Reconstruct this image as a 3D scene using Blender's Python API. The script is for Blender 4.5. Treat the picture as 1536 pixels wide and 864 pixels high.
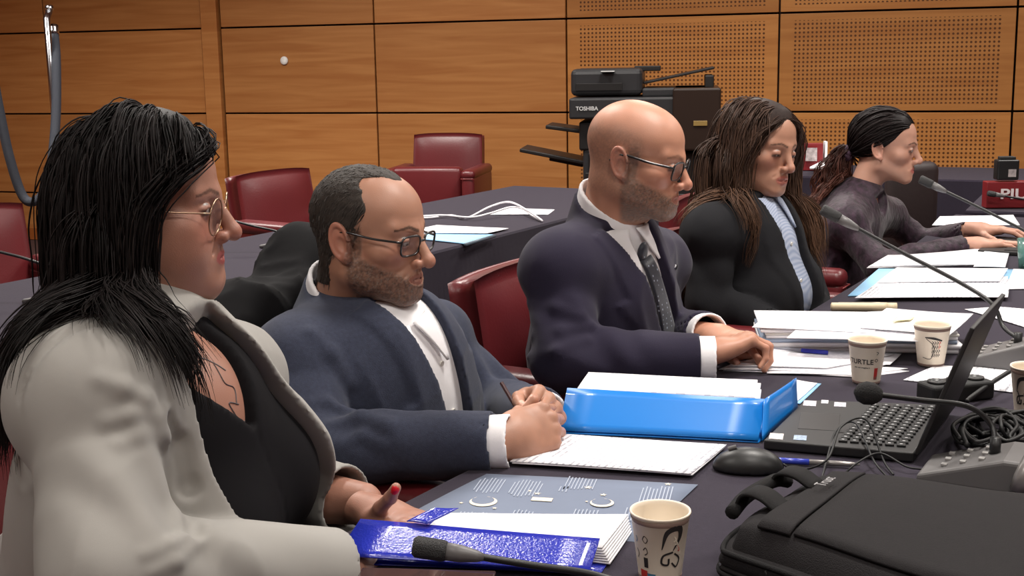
import bpy, bmesh, math, random, time
import numpy as np
from mathutils import Vector, Matrix
T0 = time.time()
S = bpy.context.scene
for o in list(bpy.data.objects): bpy.data.objects.remove(o)
COL = S.collection
random.seed(7); RNG = np.random.default_rng(7)

# ------------------------------------------------------------------ camera
FPX, PITCH, ROLL, CAMZ = 1900.0, 0.180, -0.017, 1.37
cd = bpy.data.cameras.new('camera'); cam = bpy.data.objects.new('camera', cd); COL.objects.link(cam)
cd.sensor_width = 36.0; cd.lens = FPX/1536*36.0; cd.clip_start = 0.05; cd.clip_end = 60
cp, sp = math.cos(PITCH), math.sin(PITCH)
FW = np.array([0, cp, -sp]); R0 = np.array([1., 0, 0]); U0 = np.cross(R0, FW)
CR = math.cos(ROLL)*R0+math.sin(ROLL)*U0; CU = -math.sin(ROLL)*R0+math.cos(ROLL)*U0
CAMP = np.array([0, 0, CAMZ])
cam.matrix_world = Matrix(((CR[0], CU[0], -FW[0], CAMP[0]), (CR[1], CU[1], -FW[1], CAMP[1]), (CR[2], CU[2], -FW[2], CAMP[2]), (0, 0, 0, 1)))
S.camera = cam
# measuring helpers: where a point seen in the photograph stands in the room
def ray(px, py): return FW+CR*(px-768)/FPX-CU*(py-432)/FPX
def at(px, py, d): return CAMP+ray(px, py)*d                      # at distance d along the optical axis
def on(px, py, z=0.745):                                        # on the horizontal plane z
    r = ray(px, py); return CAMP+r*((z-CAMZ)/r[2])

# ------------------------------------------------------------------ world, lights, exposure
W = bpy.data.worlds.new('room_ambient'); S.world = W; W.use_nodes = True
W.node_tree.nodes['Background'].inputs[0].default_value = (0.80, 0.86, 1.0, 1)
W.node_tree.nodes['Background'].inputs[1].default_value = 0.12
S.view_settings.view_transform = 'Standard'; S.view_settings.look = 'None'
S.view_settings.exposure = 0.0; S.view_settings.gamma = 1.0; S.view_settings.use_curve_mapping = False
CEIL = 3.3
LAMPS = [(-1.9, -1.6, 14), (0.6, -1.6, 14), (2.8, -0.6, 24), (-1.9, 0.6, 30), (0.6, 0.4, 24), (-.78, 3.9, 60), (0.9, 2.4, 50), (3.0, 3.2, 40), (-3.4, 6.4, 100), (-1.2, 6.6, 66), (1.0, 6.0, 60), (3.0, 5.2, 54)]  # unseen; rear pair added to lift faces, far-left one to brighten the panelling
for (lx, ly, pw) in LAMPS:
    l = bpy.data.lights.new('ceiling_lamp_light', 'AREA'); l.shape = 'RECTANGLE'; l.size = 0.58; l.size_y = 0.58
    l.energy = pw; l.color = (1.0, 0.95, 0.89); l.spread = math.radians(150)
    lo = bpy.data.objects.new('ceiling_lamp_light', l); lo.location = (lx, ly, CEIL-0.035); COL.objects.link(lo)

# ------------------------------------------------------------------ materials
MATS = {}
def lin(c):
    return tuple(((v/255)/12.92 if v/255 <= .04045 else ((v/255+.055)/1.055)**2.4) for v in c)
def mat(name, col, rough=.5, metal=0., spec=.5, var=None, bump=None, sheen=0., coat=0., vcol=False, alpha=None, trans=0., emit=None, stretch=(1, 1, 1), sss=0.):
    """col sRGB 0-255; var=(scale, amount) colour noise; bump=(scale, strength)"""
    if name in MATS: return MATS[name]
    m = bpy.data.materials.new(name); m.use_nodes = True; MATS[name] = m
    nt = m.node_tree; N = nt.nodes; L = nt.links; b = N['Principled BSDF']
    c = lin(col)
    b.inputs['Base Color'].default_value = (*c, 1); b.inputs['Roughness'].default_value = rough
    b.inputs['Metallic'].default_value = metal; b.inputs['Specular IOR Level'].default_value = spec
    b.inputs['Sheen Weight'].default_value = sheen; b.inputs['Coat Weight'].default_value = coat
    b.inputs['Transmission Weight'].default_value = trans
    if sss: b.inputs['Subsurface Weight'].default_value = sss; b.inputs['Subsurface Radius'].default_value = (.012, .005, .003); b.inputs['Subsurface Scale'].default_value = 1.0
    if alpha is not None: b.inputs['Alpha'].default_value = alpha
    if emit: b.inputs['Emission Color'].default_value = (*lin(emit[0]), 1); b.inputs['Emission Strength'].default_value = emit[1]
    src = None
    if vcol:
        a = N.new('ShaderNodeAttribute'); a.attribute_name = 'Col'; src = a.outputs['Color']
    if var or bump:
        tc = N.new('ShaderNodeTexCoord'); mp = N.new('ShaderNodeMapping'); mp.inputs['Scale'].default_value = stretch
        L.new(tc.outputs['Object'], mp.inputs['Vector'])
    if var:
        n = N.new('ShaderNodeTexNoise'); n.inputs['Scale'].default_value = var[0]; n.inputs['Detail'].default_value = 5; L.new(mp.outputs[0], n.inputs['Vector'])
        r = N.new('ShaderNodeMapRange'); r.inputs['From Min'].default_value = .25; r.inputs['From Max'].default_value = .75
        r.inputs['To Min'].default_value = 1-var[1]; r.inputs['To Max'].default_value = 1+var[1]; L.new(n.outputs['Fac'], r.inputs['Value'])
        x = N.new('ShaderNodeVectorMath'); x.operation = 'MULTIPLY'
        if src: L.new(src, x.inputs[0])
        else: x.inputs[0].default_value = c
        L.new(r.outputs[0], x.inputs[1]); src = x.outputs[0]
    if src: L.new(src, b.inputs['Base Color'])
    if bump:
        n = N.new('ShaderNodeTexNoise'); n.inputs['Scale'].default_value = bump[0]; n.inputs['Detail'].default_value = 4; L.new(mp.outputs[0], n.inputs['Vector'])
        bp = N.new('ShaderNodeBump'); bp.inputs['Strength'].default_value = bump[1]; bp.inputs['Distance'].default_value = .004; L.new(n.outputs['Fac'], bp.inputs['Height'])
        L.new(bp.outputs[0], b.inputs['Normal'])
    return m

# ------------------------------------------------------------------ object helpers
def tag(o, label=None, cat=None, group=None, kind=None):
    if label: o['label'] = label
    if cat: o['category'] = cat
    if group: o['group'] = group
    if kind: o['kind'] = kind
    return o
def empty(name, loc, label=None, cat=None, group=None, kind=None, rz=0):
    o = bpy.data.objects.new(name, None); COL.objects.link(o); o.location = tuple(loc); o.rotation_euler = (0, 0, rz); o.empty_display_size = .1
    return tag(o, label, cat, group, kind)
def mobj(name, V, F, m, parent=None, smooth=False, bevel=0, solid=0, sub=0, world=True, colors=None):
    me = bpy.data.meshes.new(name)
    V = np.asarray(V, float)
    me.from_pydata(V.tolist(), [], [list(map(int, f)) for f in F] if not isinstance(F, np.ndarray) else F.tolist())
    return fin(me, name, m, parent, smooth, bevel, solid, sub, world, colors)
def fin(me, name, m, parent=None, smooth=False, bevel=0, solid=0, sub=0, world=True, colors=None):
    if colors is not None:
        a = me.color_attributes.new('Col', 'FLOAT_COLOR', 'POINT')
        c4 = np.ones((len(me.vertices), 4), np.float32); c4[:, :3] = colors; a.data.foreach_set('color', c4.ravel())
    if smooth: me.polygons.foreach_set('use_smooth', [True]*len(me.polygons))
    o = bpy.data.objects.new(name, me); COL.objects.link(o)
    if isinstance(m, (list, tuple)):
        for q in m: me.materials.append(q)
    else: me.materials.append(m)
    if solid: q = o.modifiers.new('thickness', 'SOLIDIFY'); q.thickness = solid; q.offset = 0
    if bevel: q = o.modifiers.new('bevel', 'BEVEL'); q.width = bevel; q.segments = 3; q.limit_method = 'ANGLE'; q.angle_limit = .6
    if sub: q = o.modifiers.new('sub', 'SUBSURF'); q.levels = sub; q.render_levels = sub
    if parent is not None:
        o.parent = parent
        if world: o.matrix_parent_inverse = PM(parent).inverted()
    return o
def PM(o):
    M = Matrix.LocRotScale(o.location, o.rotation_euler, o.scale)
    if o.parent is not None: M = PM(o.parent)@o.matrix_parent_inverse@M
    return M
class MB:
    def __init__(s): s.V = []; s.F = []; s.n = 0
    def add(s, V, F):
        V = np.asarray(V, float); s.V.append(V); s.F += [[i+s.n for i in f] for f in F]; s.n += len(V); return s
    def box(s, c, size, M=None):
        h = np.array(size)/2
        V = np.array([[x, y, z] for z in (-1, 1) for y in (-1, 1) for x in (-1, 1)])*h
        if M is not None: V = V@np.array(M).T
        return s.add(V+np.array(c), [[0, 2, 3, 1], [4, 5, 7, 6], [0, 1, 5, 4], [2, 6, 7, 3], [0, 4, 6, 2], [1, 3, 7, 5]])
    def tube(s, pts, r, n=8, cap=True):
        pts = np.asarray(pts, float); k = len(pts); r = np.broadcast_to(np.asarray(r, float), (k,))
        t = np.gradient(pts, axis=0); t /= np.linalg.norm(t, axis=1)[:, None]+1e-12
        u = np.cross(t[0], [0, 0, 1]); 
        if np.linalg.norm(u) < .05: u = np.cross(t[0], [0, 1, 0])
        u /= np.linalg.norm(u); V = []
        for i in range(k):
            u = u-t[i]*(u@t[i]); u /= np.linalg.norm(u); w = np.cross(t[i], u)
            a = np.arange(n)*2*np.pi/n
            V.append(pts[i]+r[i]*(np.cos(a)[:, None]*u+np.sin(a)[:, None]*w))
        F = [[i*n+j, i*n+(j+1) % n, (i+1)*n+(j+1) % n, (i+1)*n+j] for i in range(k-1) for j in range(n)]
        if cap: F += [list(range(n))[::-1], list(range((k-1)*n, k*n))]
        return s.add(np.concatenate(V), F)
    def lathe(s, prof, c=(0, 0, 0), n=28, M=None, cap=True):
        """prof [(radius, z)]"""
        a = np.arange(n)*2*np.pi/n; V = np.concatenate([np.stack([r*np.cos(a), r*np.sin(a), np.full(n, z)], 1) for r, z in prof])
        k = len(prof); F = [[i*n+j, i*n+(j+1) % n, (i+1)*n+(j+1) % n, (i+1)*n+j] for i in range(k-1) for j in range(n)]
        if cap: F += [list(range(n))[::-1], list(range((k-1)*n, k*n))]
        if M is not None: V = V@np.array(M).T
        return s.add(V+np.array(c), F)
    def prism(s, poly, z0, z1):
        """poly: list of (x,y) counter-clockwise, or (x,y,z) with z added"""
        P = np.array([[p[0], p[1], 0] for p in poly]); n = len(P)
        V = np.concatenate([P+[0, 0, z0], P+[0, 0, z1]])
        return s.add(V, [list(range(n))[::-1], list(range(n, 2*n))]+[[i, (i+1) % n, n+(i+1) % n, n+i] for i in range(n)])
    def sheet(s, G):
        G = np.asarray(G, float); a, b = G.shape[:2]
        return s.add(G.reshape(-1, 3), [[i*b+j, i*b+j+1, (i+1)*b+j+1, (i+1)*b+j] for i in range(a-1) for j in range(b-1)])
    def build(s, name, m, parent=None, **k): return mobj(name, np.concatenate(s.V), s.F, m, parent, **k)
def rotz(a): c, q = math.cos(a), math.sin(a); return np.array([[c, -q, 0], [q, c, 0], [0, 0, 1]])
def rotx(a): c, q = math.cos(a), math.sin(a); return np.array([[1, 0, 0], [0, c, -q], [0, q, c]])
def roty(a): c, q = math.cos(a), math.sin(a); return np.array([[c, 0, q], [0, 1, 0], [-q, 0, c]])
def spline(P, n=40):
    """Catmull-Rom through points"""
    P = np.asarray(P, float); Q = np.concatenate([[2*P[0]-P[1]], P, [2*P[-1]-P[-2]]]); out = []
    k = len(P)-1; t = np.linspace(0, k, n); i = np.minimum(t.astype(int), k-1); u = (t-i)[:, None]
    a, b, c, d = Q[i], Q[i+1], Q[i+2], Q[i+3]
    return .5*((2*b)+(c-a)*u+(2*a-5*b+4*c-d)*u**2+(3*b-a-3*c+d)*u**3)
def text(name, s, size, M, m, parent, extrude=.0004, align='CENTER', sx=1.0, bold=0.0):
    c = bpy.data.curves.new(name, 'FONT'); c.body = s; c.size = size; c.align_x = align; c.align_y = 'CENTER'; c.extrude = extrude; c.offset = bold
    o = bpy.data.objects.new(name, c); COL.objects.link(o)
    bpy.context.view_layer.update(); dg = bpy.context.evaluated_depsgraph_get()
    me = bpy.data.meshes.new_from_object(o.evaluated_get(dg)); bpy.data.objects.remove(o); bpy.data.curves.remove(c)
    V = np.zeros(len(me.vertices)*3); me.vertices.foreach_get('co', V); V = V.reshape(-1, 3)*[sx, 1, 1]
    M = np.array(M); V = V@M[:3, :3].T+M[:3, 3]; me.vertices.foreach_set('co', V.ravel()); me.materials.clear()
    return fin(me, name, m, parent)
def frame(o, x, y):
    """4x4 with origin o, x axis and approximate y axis"""
    x = np.asarray(x, float); x = x/np.linalg.norm(x); y = np.asarray(y, float); z = np.cross(x, y); z /= np.linalg.norm(z); y = np.cross(z, x)
    M = np.eye(4); M[:3, 0] = x; M[:3, 1] = y; M[:3, 2] = z; M[:3, 3] = o; return M
# ================================================================== the room
EV = np.array([.5, .866, 0]); NV = np.array([.866, -.5, 0])      # along the row of seats / the way the sitters face
ZT = 0.745                                                   # top of the table cloths
def wood_mat(name, base, dark, perf=False):
    m = bpy.data.materials.new(name); m.use_nodes = True; nt = m.node_tree; N = nt.nodes; L = nt.links; b = N['Principled BSDF']
    tc = N.new('ShaderNodeTexCoord'); mp = N.new('ShaderNodeMapping'); mp.inputs['Scale'].default_value = (.55, 1, 9); L.new(tc.outputs['Object'], mp.inputs['Vector'])
    oi = N.new('ShaderNodeObjectInfo'); ad = N.new('ShaderNodeVectorMath'); ad.operation = 'ADD'; mu = N.new('ShaderNodeMath'); mu.operation = 'MULTIPLY'; mu.inputs[1].default_value = 37
    L.new(oi.outputs['Random'], mu.inputs[0]); L.new(mp.outputs[0], ad.inputs[0]); L.new(mu.outputs[0], ad.inputs[1])
    n = N.new('ShaderNodeTexNoise'); n.inputs['Scale'].default_value = 2.2; n.inputs['Detail'].default_value = 7; n.inputs['Distortion'].default_value = .8; L.new(ad.outputs[0], n.inputs['Vector'])
    cr = N.new('ShaderNodeValToRGB'); cr.color_ramp.elements[0].position = .34; cr.color_ramp.elements[1].position = .66
    cr.color_ramp.elements[0].color = (*lin(dark), 1); cr.color_ramp.elements[1].color = (*lin(base), 1); L.new(n.outputs['Fac'], cr.inputs[0])
    # each board has its own tone
    hs = N.new('ShaderNodeHueSaturation'); mr = N.new('ShaderNodeMapRange'); mr.inputs['To Min'].default_value = .90; mr.inputs['To Max'].default_value = 1.08; L.new(oi.outputs['Random'], mr.inputs['Value'])
    L.new(mr.outputs[0], hs.inputs['Value']); L.new(cr.outputs[0], hs.inputs['Color']); src = hs.outputs[0]
    if perf:      # drilled acoustic holes, far too small to pick apart: hole mask on the panel's own x and z
        sx = N.new('ShaderNodeSeparateXYZ'); L.new(tc.outputs['Object'], sx.inputs[0])
        def M(op, a, bb=None):
            q = N.new('ShaderNodeMath'); q.operation = op
            for i, v in enumerate((a, bb)):
                if v is None: continue
                if isinstance(v, (int, float)): q.inputs[i].default_value = v
                else: L.new(v, q.inputs[i])
            return q.outputs[0]
        P = .0262
        def cell(o): return M('SUBTRACT', M('FRACT', M('DIVIDE', M('ADD', o, 50.0), P)), .5)
        cx, cz = cell(sx.outputs['X']), cell(sx.outputs['Z'])
        r = M('SQRT', M('ADD', M('MULTIPLY', cx, cx), M('MULTIPLY', cz, cz)))
        hole = M('LESS_THAN', r, .27)
        inx = M('LESS_THAN', M('ABSOLUTE', sx.outputs['X']), .615); inz = M('LESS_THAN', M('ABSOLUTE', sx.outputs['Z']), .262)
        hole = M('MULTIPLY', hole, M('MULTIPLY', inx, inz))
        mx = N.new('ShaderNodeMixRGB'); mx.inputs[2].default_value = (*lin((88, 50, 22)), 1); L.new(hole, mx.inputs[0]); L.new(src, mx.inputs[1]); src = mx.outputs[0]  # shade inside the drilled holes, painted into the colour as dark dots
    L.new(src, b.inputs['Base Color']); b.inputs['Roughness'].default_value = .42; b.inputs['Specular IOR Level'].default_value = .35
    MATS[name] = m; return m
WOOD = wood_mat('cherry_veneer', (186, 128, 74), (168, 108, 58))
WOODP = wood_mat('perforated_cherry_veneer', (180, 122, 66), (164, 106, 54), True)
M_dark = mat('joint_shadow_backing', (38, 20, 10), .9)
M_floor = mat('floor_carpet', (70, 46, 44), .95, var=(60, .25), bump=(400, .3))
MB().box((0.5, 4.5, -.05), (13, 15, .1)).build('floor', M_floor).__setitem__('kind', 'structure')
M_ceil = mat('ceiling_plaster', (214, 208, 198), .9, var=(3, .03))
MB().box((0.5, 4.5, CEIL+.05), (13, 15, .1)).build('ceiling', M_ceil).__setitem__('kind', 'structure')
HP = .62; WYAW = -.325; WD = 8.78; ZB = CAMZ-.60*HP
wd = np.array([math.cos(WYAW), math.sin(WYAW), 0]); wn = np.array([math.sin(WYAW), -math.cos(WYAW), 0])   # along the wall / into the room
wo = np.array([0, WD, 0]); RW = rotz(WYAW)
def wp(t, z, off=0): q = wo+wd*t+wn*off; return np.array([q[0], q[1], z])
wall = MB().box(wp(-1.0, CEIL/2, -.10), (15.5, .12, CEIL), RW).build('wall_back', M_dark); tag(wall, kind='structure')
TX = [-8.6, -6.96, -5.36, -3.76, -2.37]+[-.985+1.403*i for i in range(6)]
zrow = [0.02]+[ZB+HP*k for k in (-1, 0, 1, 2, 3)]+[CEIL-.01]
def panel(t0, t1, z0, z1, m, off=.0, th=.03, name='panel'):
    g = .006; w = t1-t0-2*g; h = z1-z0-2*g
    o = MB().box((0, 0, 0), (w, th, h)).build(name, m, None, bevel=.003)
    o.location = tuple(wp((t0+t1)/2, (z0+z1)/2, off)); o.rotation_euler = (0, 0, WYAW); o.parent = wall; o.matrix_parent_inverse = PM(wall).inverted()
    return o
for i in range(len(TX)-1):
    t0, t1 = TX[i], TX[i+1]
    if i == 4: t0 += .155
    for j in range(len(zrow)-1): panel(t0, t1, zrow[j], zrow[j+1], WOODP if i >= 6 else WOOD)
panel(TX[4]+.006, TX[4]+.15, .02, CEIL-.01, WOOD, .015, .06, 'pilaster')
# skirting strip and side walls that close the room outside the frame
sk = MB().box(wp(0, .05, .025), (13.5, .02, .09), RW).build('baseboard_back', mat('skirting_wood', (150, 84, 36), .5)); tag(sk, kind='structure')
M_plain = mat('side_wall_wood', (176, 108, 52), .55, var=(4, .08))
for nm, c, sz in (('wall_left', (-6.0, 4.5, CEIL/2), (.1, 15, CEIL)), ('wall_right', (7.0, 4.5, CEIL/2), (.1, 15, CEIL)), ('wall_front', (.5, -3.0, CEIL/2), (13, .1, CEIL))):
    tag(MB().box(c, sz).build(nm, M_plain), kind='structure')
# lamps in the ceiling, out of frame, a few of them added as fill
M_lampframe = mat('lamp_frame', (225, 225, 225), .4); M_diff = mat('lamp_diffuser', (255, 250, 240), .6, emit=((255, 243, 226), 3.0))
for i, (lx, ly, pw) in enumerate(LAMPS):
    e = empty('ceiling_lamp', (lx, ly, CEIL), 'unseen square white recessed ceiling lamp panel', 'lamp', 'ceiling lamp panels')
    f = MB()
    for sx, sy, w, h in ((0, .31, .66, .04), (0, -.31, .66, .04), (.31, 0, .04, .58), (-.31, 0, .04, .58)): f.box((lx+sx, ly+sy, CEIL-.015), (w, h, .03))
    f.build('frame', M_lampframe, e); MB().box((lx, ly, CEIL-.012), (.58, .58, .01)).build('diffuser', M_diff, e)
# white round button on the wall
bt = MB().lathe([(.0, -.004), (.030, -.004), (.030, .006), (.026, .010), (0, .010)], (0, 0, 0), 24, rotx(math.pi/2)).build('wall_button', mat('white_plastic', (232, 230, 226), .4), smooth=True)
tb = -1.70; bt.location = tuple(wp(tb, 1.375, .019)); bt.rotation_euler = (0, 0, WYAW); tag(bt, 'small round white button on the wood panelled wall', 'button')

# ================================================================== tables with dark cloths
M_cloth = mat('dark_purple_tablecloth', (43, 37, 49), .92, spec=.2, var=(120, .10), bump=(900, .25), sheen=.08)
M_legs = mat('table_steel', (60, 60, 62), .4, metal=.8)
M_top = mat('table_board', (90, 60, 40), .6)
def table(near, far, label, cat='table', lab2=None, skirt=.66, legs=True):
    """near/far: matching plan polylines of the two long edges"""
    near = [np.array(p[:2]) for p in near]; far = [np.array(p[:2]) for p in far]
    c = sum(near+far)/(2*len(near))
    e = empty('conference_table', (c[0], c[1], 0), label, cat)
    inn = lambda p: c+(p-c)*(1-.02/np.linalg.norm(p-c))
    poly = [inn(p) for p in near]+[inn(p) for p in far[::-1]]
    area = sum(poly[i][0]*poly[(i+1) % len(poly)][1]-poly[(i+1) % len(poly)][0]*poly[i][1] for i in range(len(poly)))
    if area < 0: poly = poly[::-1]
    MB().prism(poly, .70, ZT-.006).build('table_top', M_top, e)
    for p in (near[0], near[-1], far[0], far[-1]):
        q = c+(p-c)*.86; MB().box((q[0], q[1], .35), (.05, .05, .70)).build('leg', M_legs, e)
    # cloth: top sheet and a softly folded skirt
    b = MB(); k = len(near); b.add([[p[0], p[1], ZT] for p in near]+[[p[0], p[1], ZT] for p in far], [[i, i+1, k+i+1, k+i] for i in range(k-1)])
    loop = near+far[::-1]; ring = []
    for i in range(len(loop)):
        p, q = loop[i], loop[(i+1) % len(loop)]; n = max(2, int(np.linalg.norm(q-p)/.03))
        for j in range(n): ring.append(p+(q-p)*j/n)
    ring = np.array(ring); out = ring-c; tn = np.roll(ring, -1, 0)-np.roll(ring, 1, 0); nn = np.stack([tn[:, 1], -tn[:, 0]], 1); nn /= np.linalg.norm(nn, axis=1)[:, None]
    nn *= np.sign((nn*out).sum(1))[:, None]; s = np.arange(len(ring))
    fold = (np.sin(s*.55)+.6*np.sin(s*.23+1))*.012
    rows = []
    for f in (0, .012, .15, .5, 1.0):
        z = ZT-skirt*f; off = (.004 if f > 0 else 0)+f*(.015+fold)
        rows.append(np.column_stack([ring+nn*np.broadcast_to(off, (len(ring),))[:, None], np.full(len(ring), z)]))
    R = len(ring); V = np.concatenate(rows); F = [[a*R+i, a*R+(i+1) % R, (a+1)*R+(i+1) % R, (a+1)*R+i] for a in range(4) for i in range(R)]
    b.add(V, F); o = b.build('tablecloth', M_cloth, smooth=False); tag(o, lab2, 'tablecloth'); return e
# front table: its sitters' edge bends gently along the row
ne = [(-.72, .78), (-.36, 1.40), (-.083, 1.85), (.30, 2.42), (.70, 2.99), (1.056, 3.60), (1.53, 4.50), (1.72, 4.86)]
fe = [(.30, .12), (.62, .80), (.92, 1.26), (1.26, 1.80), (1.66, 2.38), (2.02, 3.00), (2.46, 3.92), (2.62, 4.34)]
table(ne, fe, 'long gently curved conference table under a dark purple cloth, laden with papers', lab2='dark purple cloth on the long front table with papers and cups', skirt=.10)
t2n = [(-1.95, 1.20), (-.206, 4.22), (.73, 5.84)]; t2f = [(-2.67, 1.60), (-.92, 4.64), (.02, 6.26)]
table(t2n, t2f, 'straight table behind the sitters carrying a white cable and a light blue folder', lab2='dark purple cloth on the table with the white cable')
table([(1.30, 6.6), (2.6, 6.0)], [(1.62, 7.25), (2.95, 6.6)], 'far table with a paper stack below the perforated wall', lab2='dark cloth on the far table with the thick paper stack')
table([(1.80, 4.98), (3.0, 4.45)], [(2.16, 5.72), (3.4, 5.2)], 'far side table carrying a red sign with white letters', lab2='dark cloth on the side table with the red sign')

# ================================================================== armchairs
M_leather = mat('maroon_leather', (96, 30, 34), .36, spec=.55, var=(5, .10), bump=(160, .12))
M_stitch = mat('leather_piping', (132, 52, 52), .5)
M_chrome = mat('chrome', (190, 190, 195), .18, metal=1.0)
def cushion(name, c, size, m, parent, R, bev=.035, sub=0):
    return MB().box(c, size).build(name, m, parent, bevel=bev, smooth=True, world=False)
def armchair(cx, cy, yaw, label, folded=False, back_h=.90, zoff=0):
    """local frame: +x is the way the chair faces"""
    e = empty('armchair', (cx, cy, zoff), label, 'armchair', None, rz=yaw)
    def part(name, mb, m, bev=.03):
        o = mb.build(name, m, None, bevel=bev, smooth=True); o.parent = e; return o
    tl = roty(-.16)
    bk = MB(); nx, ny, nz = 9, 11, 9                       # plump backrest, crowned and tilted back
    V = []; F = []
    for a, th in ((0, 1), (1, -1)):
        for j in range(ny):
            for k in range(nz):
                u = (j/(ny-1)-.5)*2; v = k/(nz-1)
                y = .235*u*(1-.04*v); z = .40+(back_h-.40)*v
                puff = (1-abs(u)**4)*(1-abs(2*v-1)**6); x = th*(.035+.03*puff)
                if v == 1: z -= .012*abs(u)**3
                V.append(np.array([x, y, z-.40])@tl.T+[-.235, 0, .40])
        o = a*ny*nz
        F += [[o+j*nz+k, o+j*nz+k+1, o+(j+1)*nz+k+1, o+(j+1)*nz+k] if th > 0 else [o+j*nz+k, o+(j+1)*nz+k, o+(j+1)*nz+k+1, o+j*nz+k+1] for j in range(ny-1) for k in range(nz-1)]
    o = ny*nz; idx = lambda j, k: j*nz+k
    ring = [idx(j, 0) for j in range(ny)]+[idx(ny-1, k) for k in range(1, nz)]+[idx(j, nz-1) for j in range(ny-2, -1, -1)]+[idx(0, k) for k in range(nz-2, 0, -1)]
    F += [[ring[i], o+ring[i], o+ring[(i+1) % len(ring)], ring[(i+1) % len(ring)]] for i in range(len(ring))]
    q = mobj('backrest', V, F, M_leather, None, smooth=True, sub=1); q.parent = e
    if folded: part('seat', MB().box((.18, -.02, .57), (.10, .44, .30)), M_leather, .03)
    else: part('seat', MB().box((.03, 0, .40), (.50, .46, .14)), M_leather, .04)
    for s in (-1, 1):
        a = part('arm', MB().box((.03, s*.255, .50), (.54, .08, .34)), M_leather, .02)
        p = part('arm_pad', MB().box((.03, s*.255, .678), (.545, .09, .06)), M_leather, .026); p.parent = a
        pi = MB().tube([(-.2, s*.255-s*.0455, .655), (.27, s*.255-s*.0455, .655), (.304, s*.255-s*.04, .655), (.304, s*.255+s*.04, .655)], .0025, 5); w = part('piping', pi, M_stitch, 0); w.parent = a
    part('column', MB().lathe([(.03, .05), (.03, .33), (.0, .33)], (0, 0, 0), 14), M_chrome, 0)
    b = MB()
    for k in range(5):
        an = k*2*math.pi/5; b.tube([(0, 0, .07), (.26*math.cos(an), .26*math.sin(an), .045)], [.022, .014], 8)
        b.lathe([(0, .0), (.025, .004), (.025, .04), (0, .05)], (.26*math.cos(an), .26*math.sin(an), 0), 10)
    part('base', b, M_chrome, 0); return e
YF = math.radians(-30)
CH = {'w1': (-.56, 1.74), 'm2': (-.165, 2.225), 'm3': (.27, 2.80), 'w4': (.69, 3.29), 'w5': (.90, 4.23)}
armchair(*CH['w1'], YF, 'maroon leather armchair of the woman in the light grey jacket')
armchair(*CH['m2'], YF, 'maroon leather armchair of the slouching man, black coat over its back')
armchair(*CH['m3'], YF, 'maroon leather armchair of the bald man in the navy suit')
armchair(*CH['w4'], YF, 'maroon leather armchair of the long haired woman speaking')
armchair(*CH['w5'], YF, 'maroon leather armchair of the woman in crushed velvet')
armchair(-.45, 7.95, math.radians(-101), 'empty maroon armchair with tipped up seat close to the wooden wall', folded=True)
armchair(-.82, 5.46, math.radians(-35), 'empty maroon armchair behind the straight table, near the gooseneck microphone')
armchair(-1.74, 4.16, math.radians(-50), 'empty maroon armchair near the rope post, at the straight table')
# ================================================================== modelling kit: signed distances meshed by surface nets
f32 = np.float32
def V3(*a): return np.array(a, f32)
def unit(v): v = np.asarray(v, float); return v/np.linalg.norm(v)
def smin(a, b, k):
    h = np.maximum(k-np.abs(a-b), 0)/k; return np.minimum(a, b)-h*h*k*.25
def smax(a, b, k): return -smin(-a, -b, k)
def ell(P, c, r, R=None):
    q = P-np.asarray(c, f32)
    if R is not None: q = q@np.asarray(R, f32)
    r = np.asarray(r, f32); a = q/r; k0 = np.sqrt((a*a).sum(-1)); b = a/r; k1 = np.sqrt((b*b).sum(-1))+1e-9
    return k0*(k0-1)/k1
def cone(P, a, b, ra, rb, full=False):
    a = np.asarray(a, f32); b = np.asarray(b, f32); ba = b-a; q = P-a
    t = np.clip(q@ba/(ba@ba), 0, 1); d = q-t[..., None]*ba
    d = np.sqrt((d*d).sum(-1))-(ra+(rb-ra)*t)
    return (d, t) if full else d
def plane(P, o, n): return (P-np.asarray(o, f32))@np.asarray(unit(n), f32)
_tab = np.random.default_rng(3).random(4096).astype(f32)
def vnoise(P):
    i = np.floor(P).astype(np.int64); f = (P-i).astype(f32); f = f*f*(3-2*f)
    def h(dx, dy, dz): return _tab[((i[..., 0]+dx)*73+(i[..., 1]+dy)*519+(i[..., 2]+dz)*1571) & 4095]
    x, y, z = f[..., 0], f[..., 1], f[..., 2]; L = lambda a, b, t: a+(b-a)*t
    return L(L(L(h(0, 0, 0), h(1, 0, 0), x), L(h(0, 1, 0), h(1, 1, 0), x), y), L(L(h(0, 0, 1), h(1, 0, 1), x), L(h(0, 1, 1), h(1, 1, 1), x), y), z)
def ridged(P, s, sharp=3):
    n = vnoise(P*np.asarray(s, f32)); return np.maximum(0, 1-2.2*np.abs(n-.5))**sharp
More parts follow.
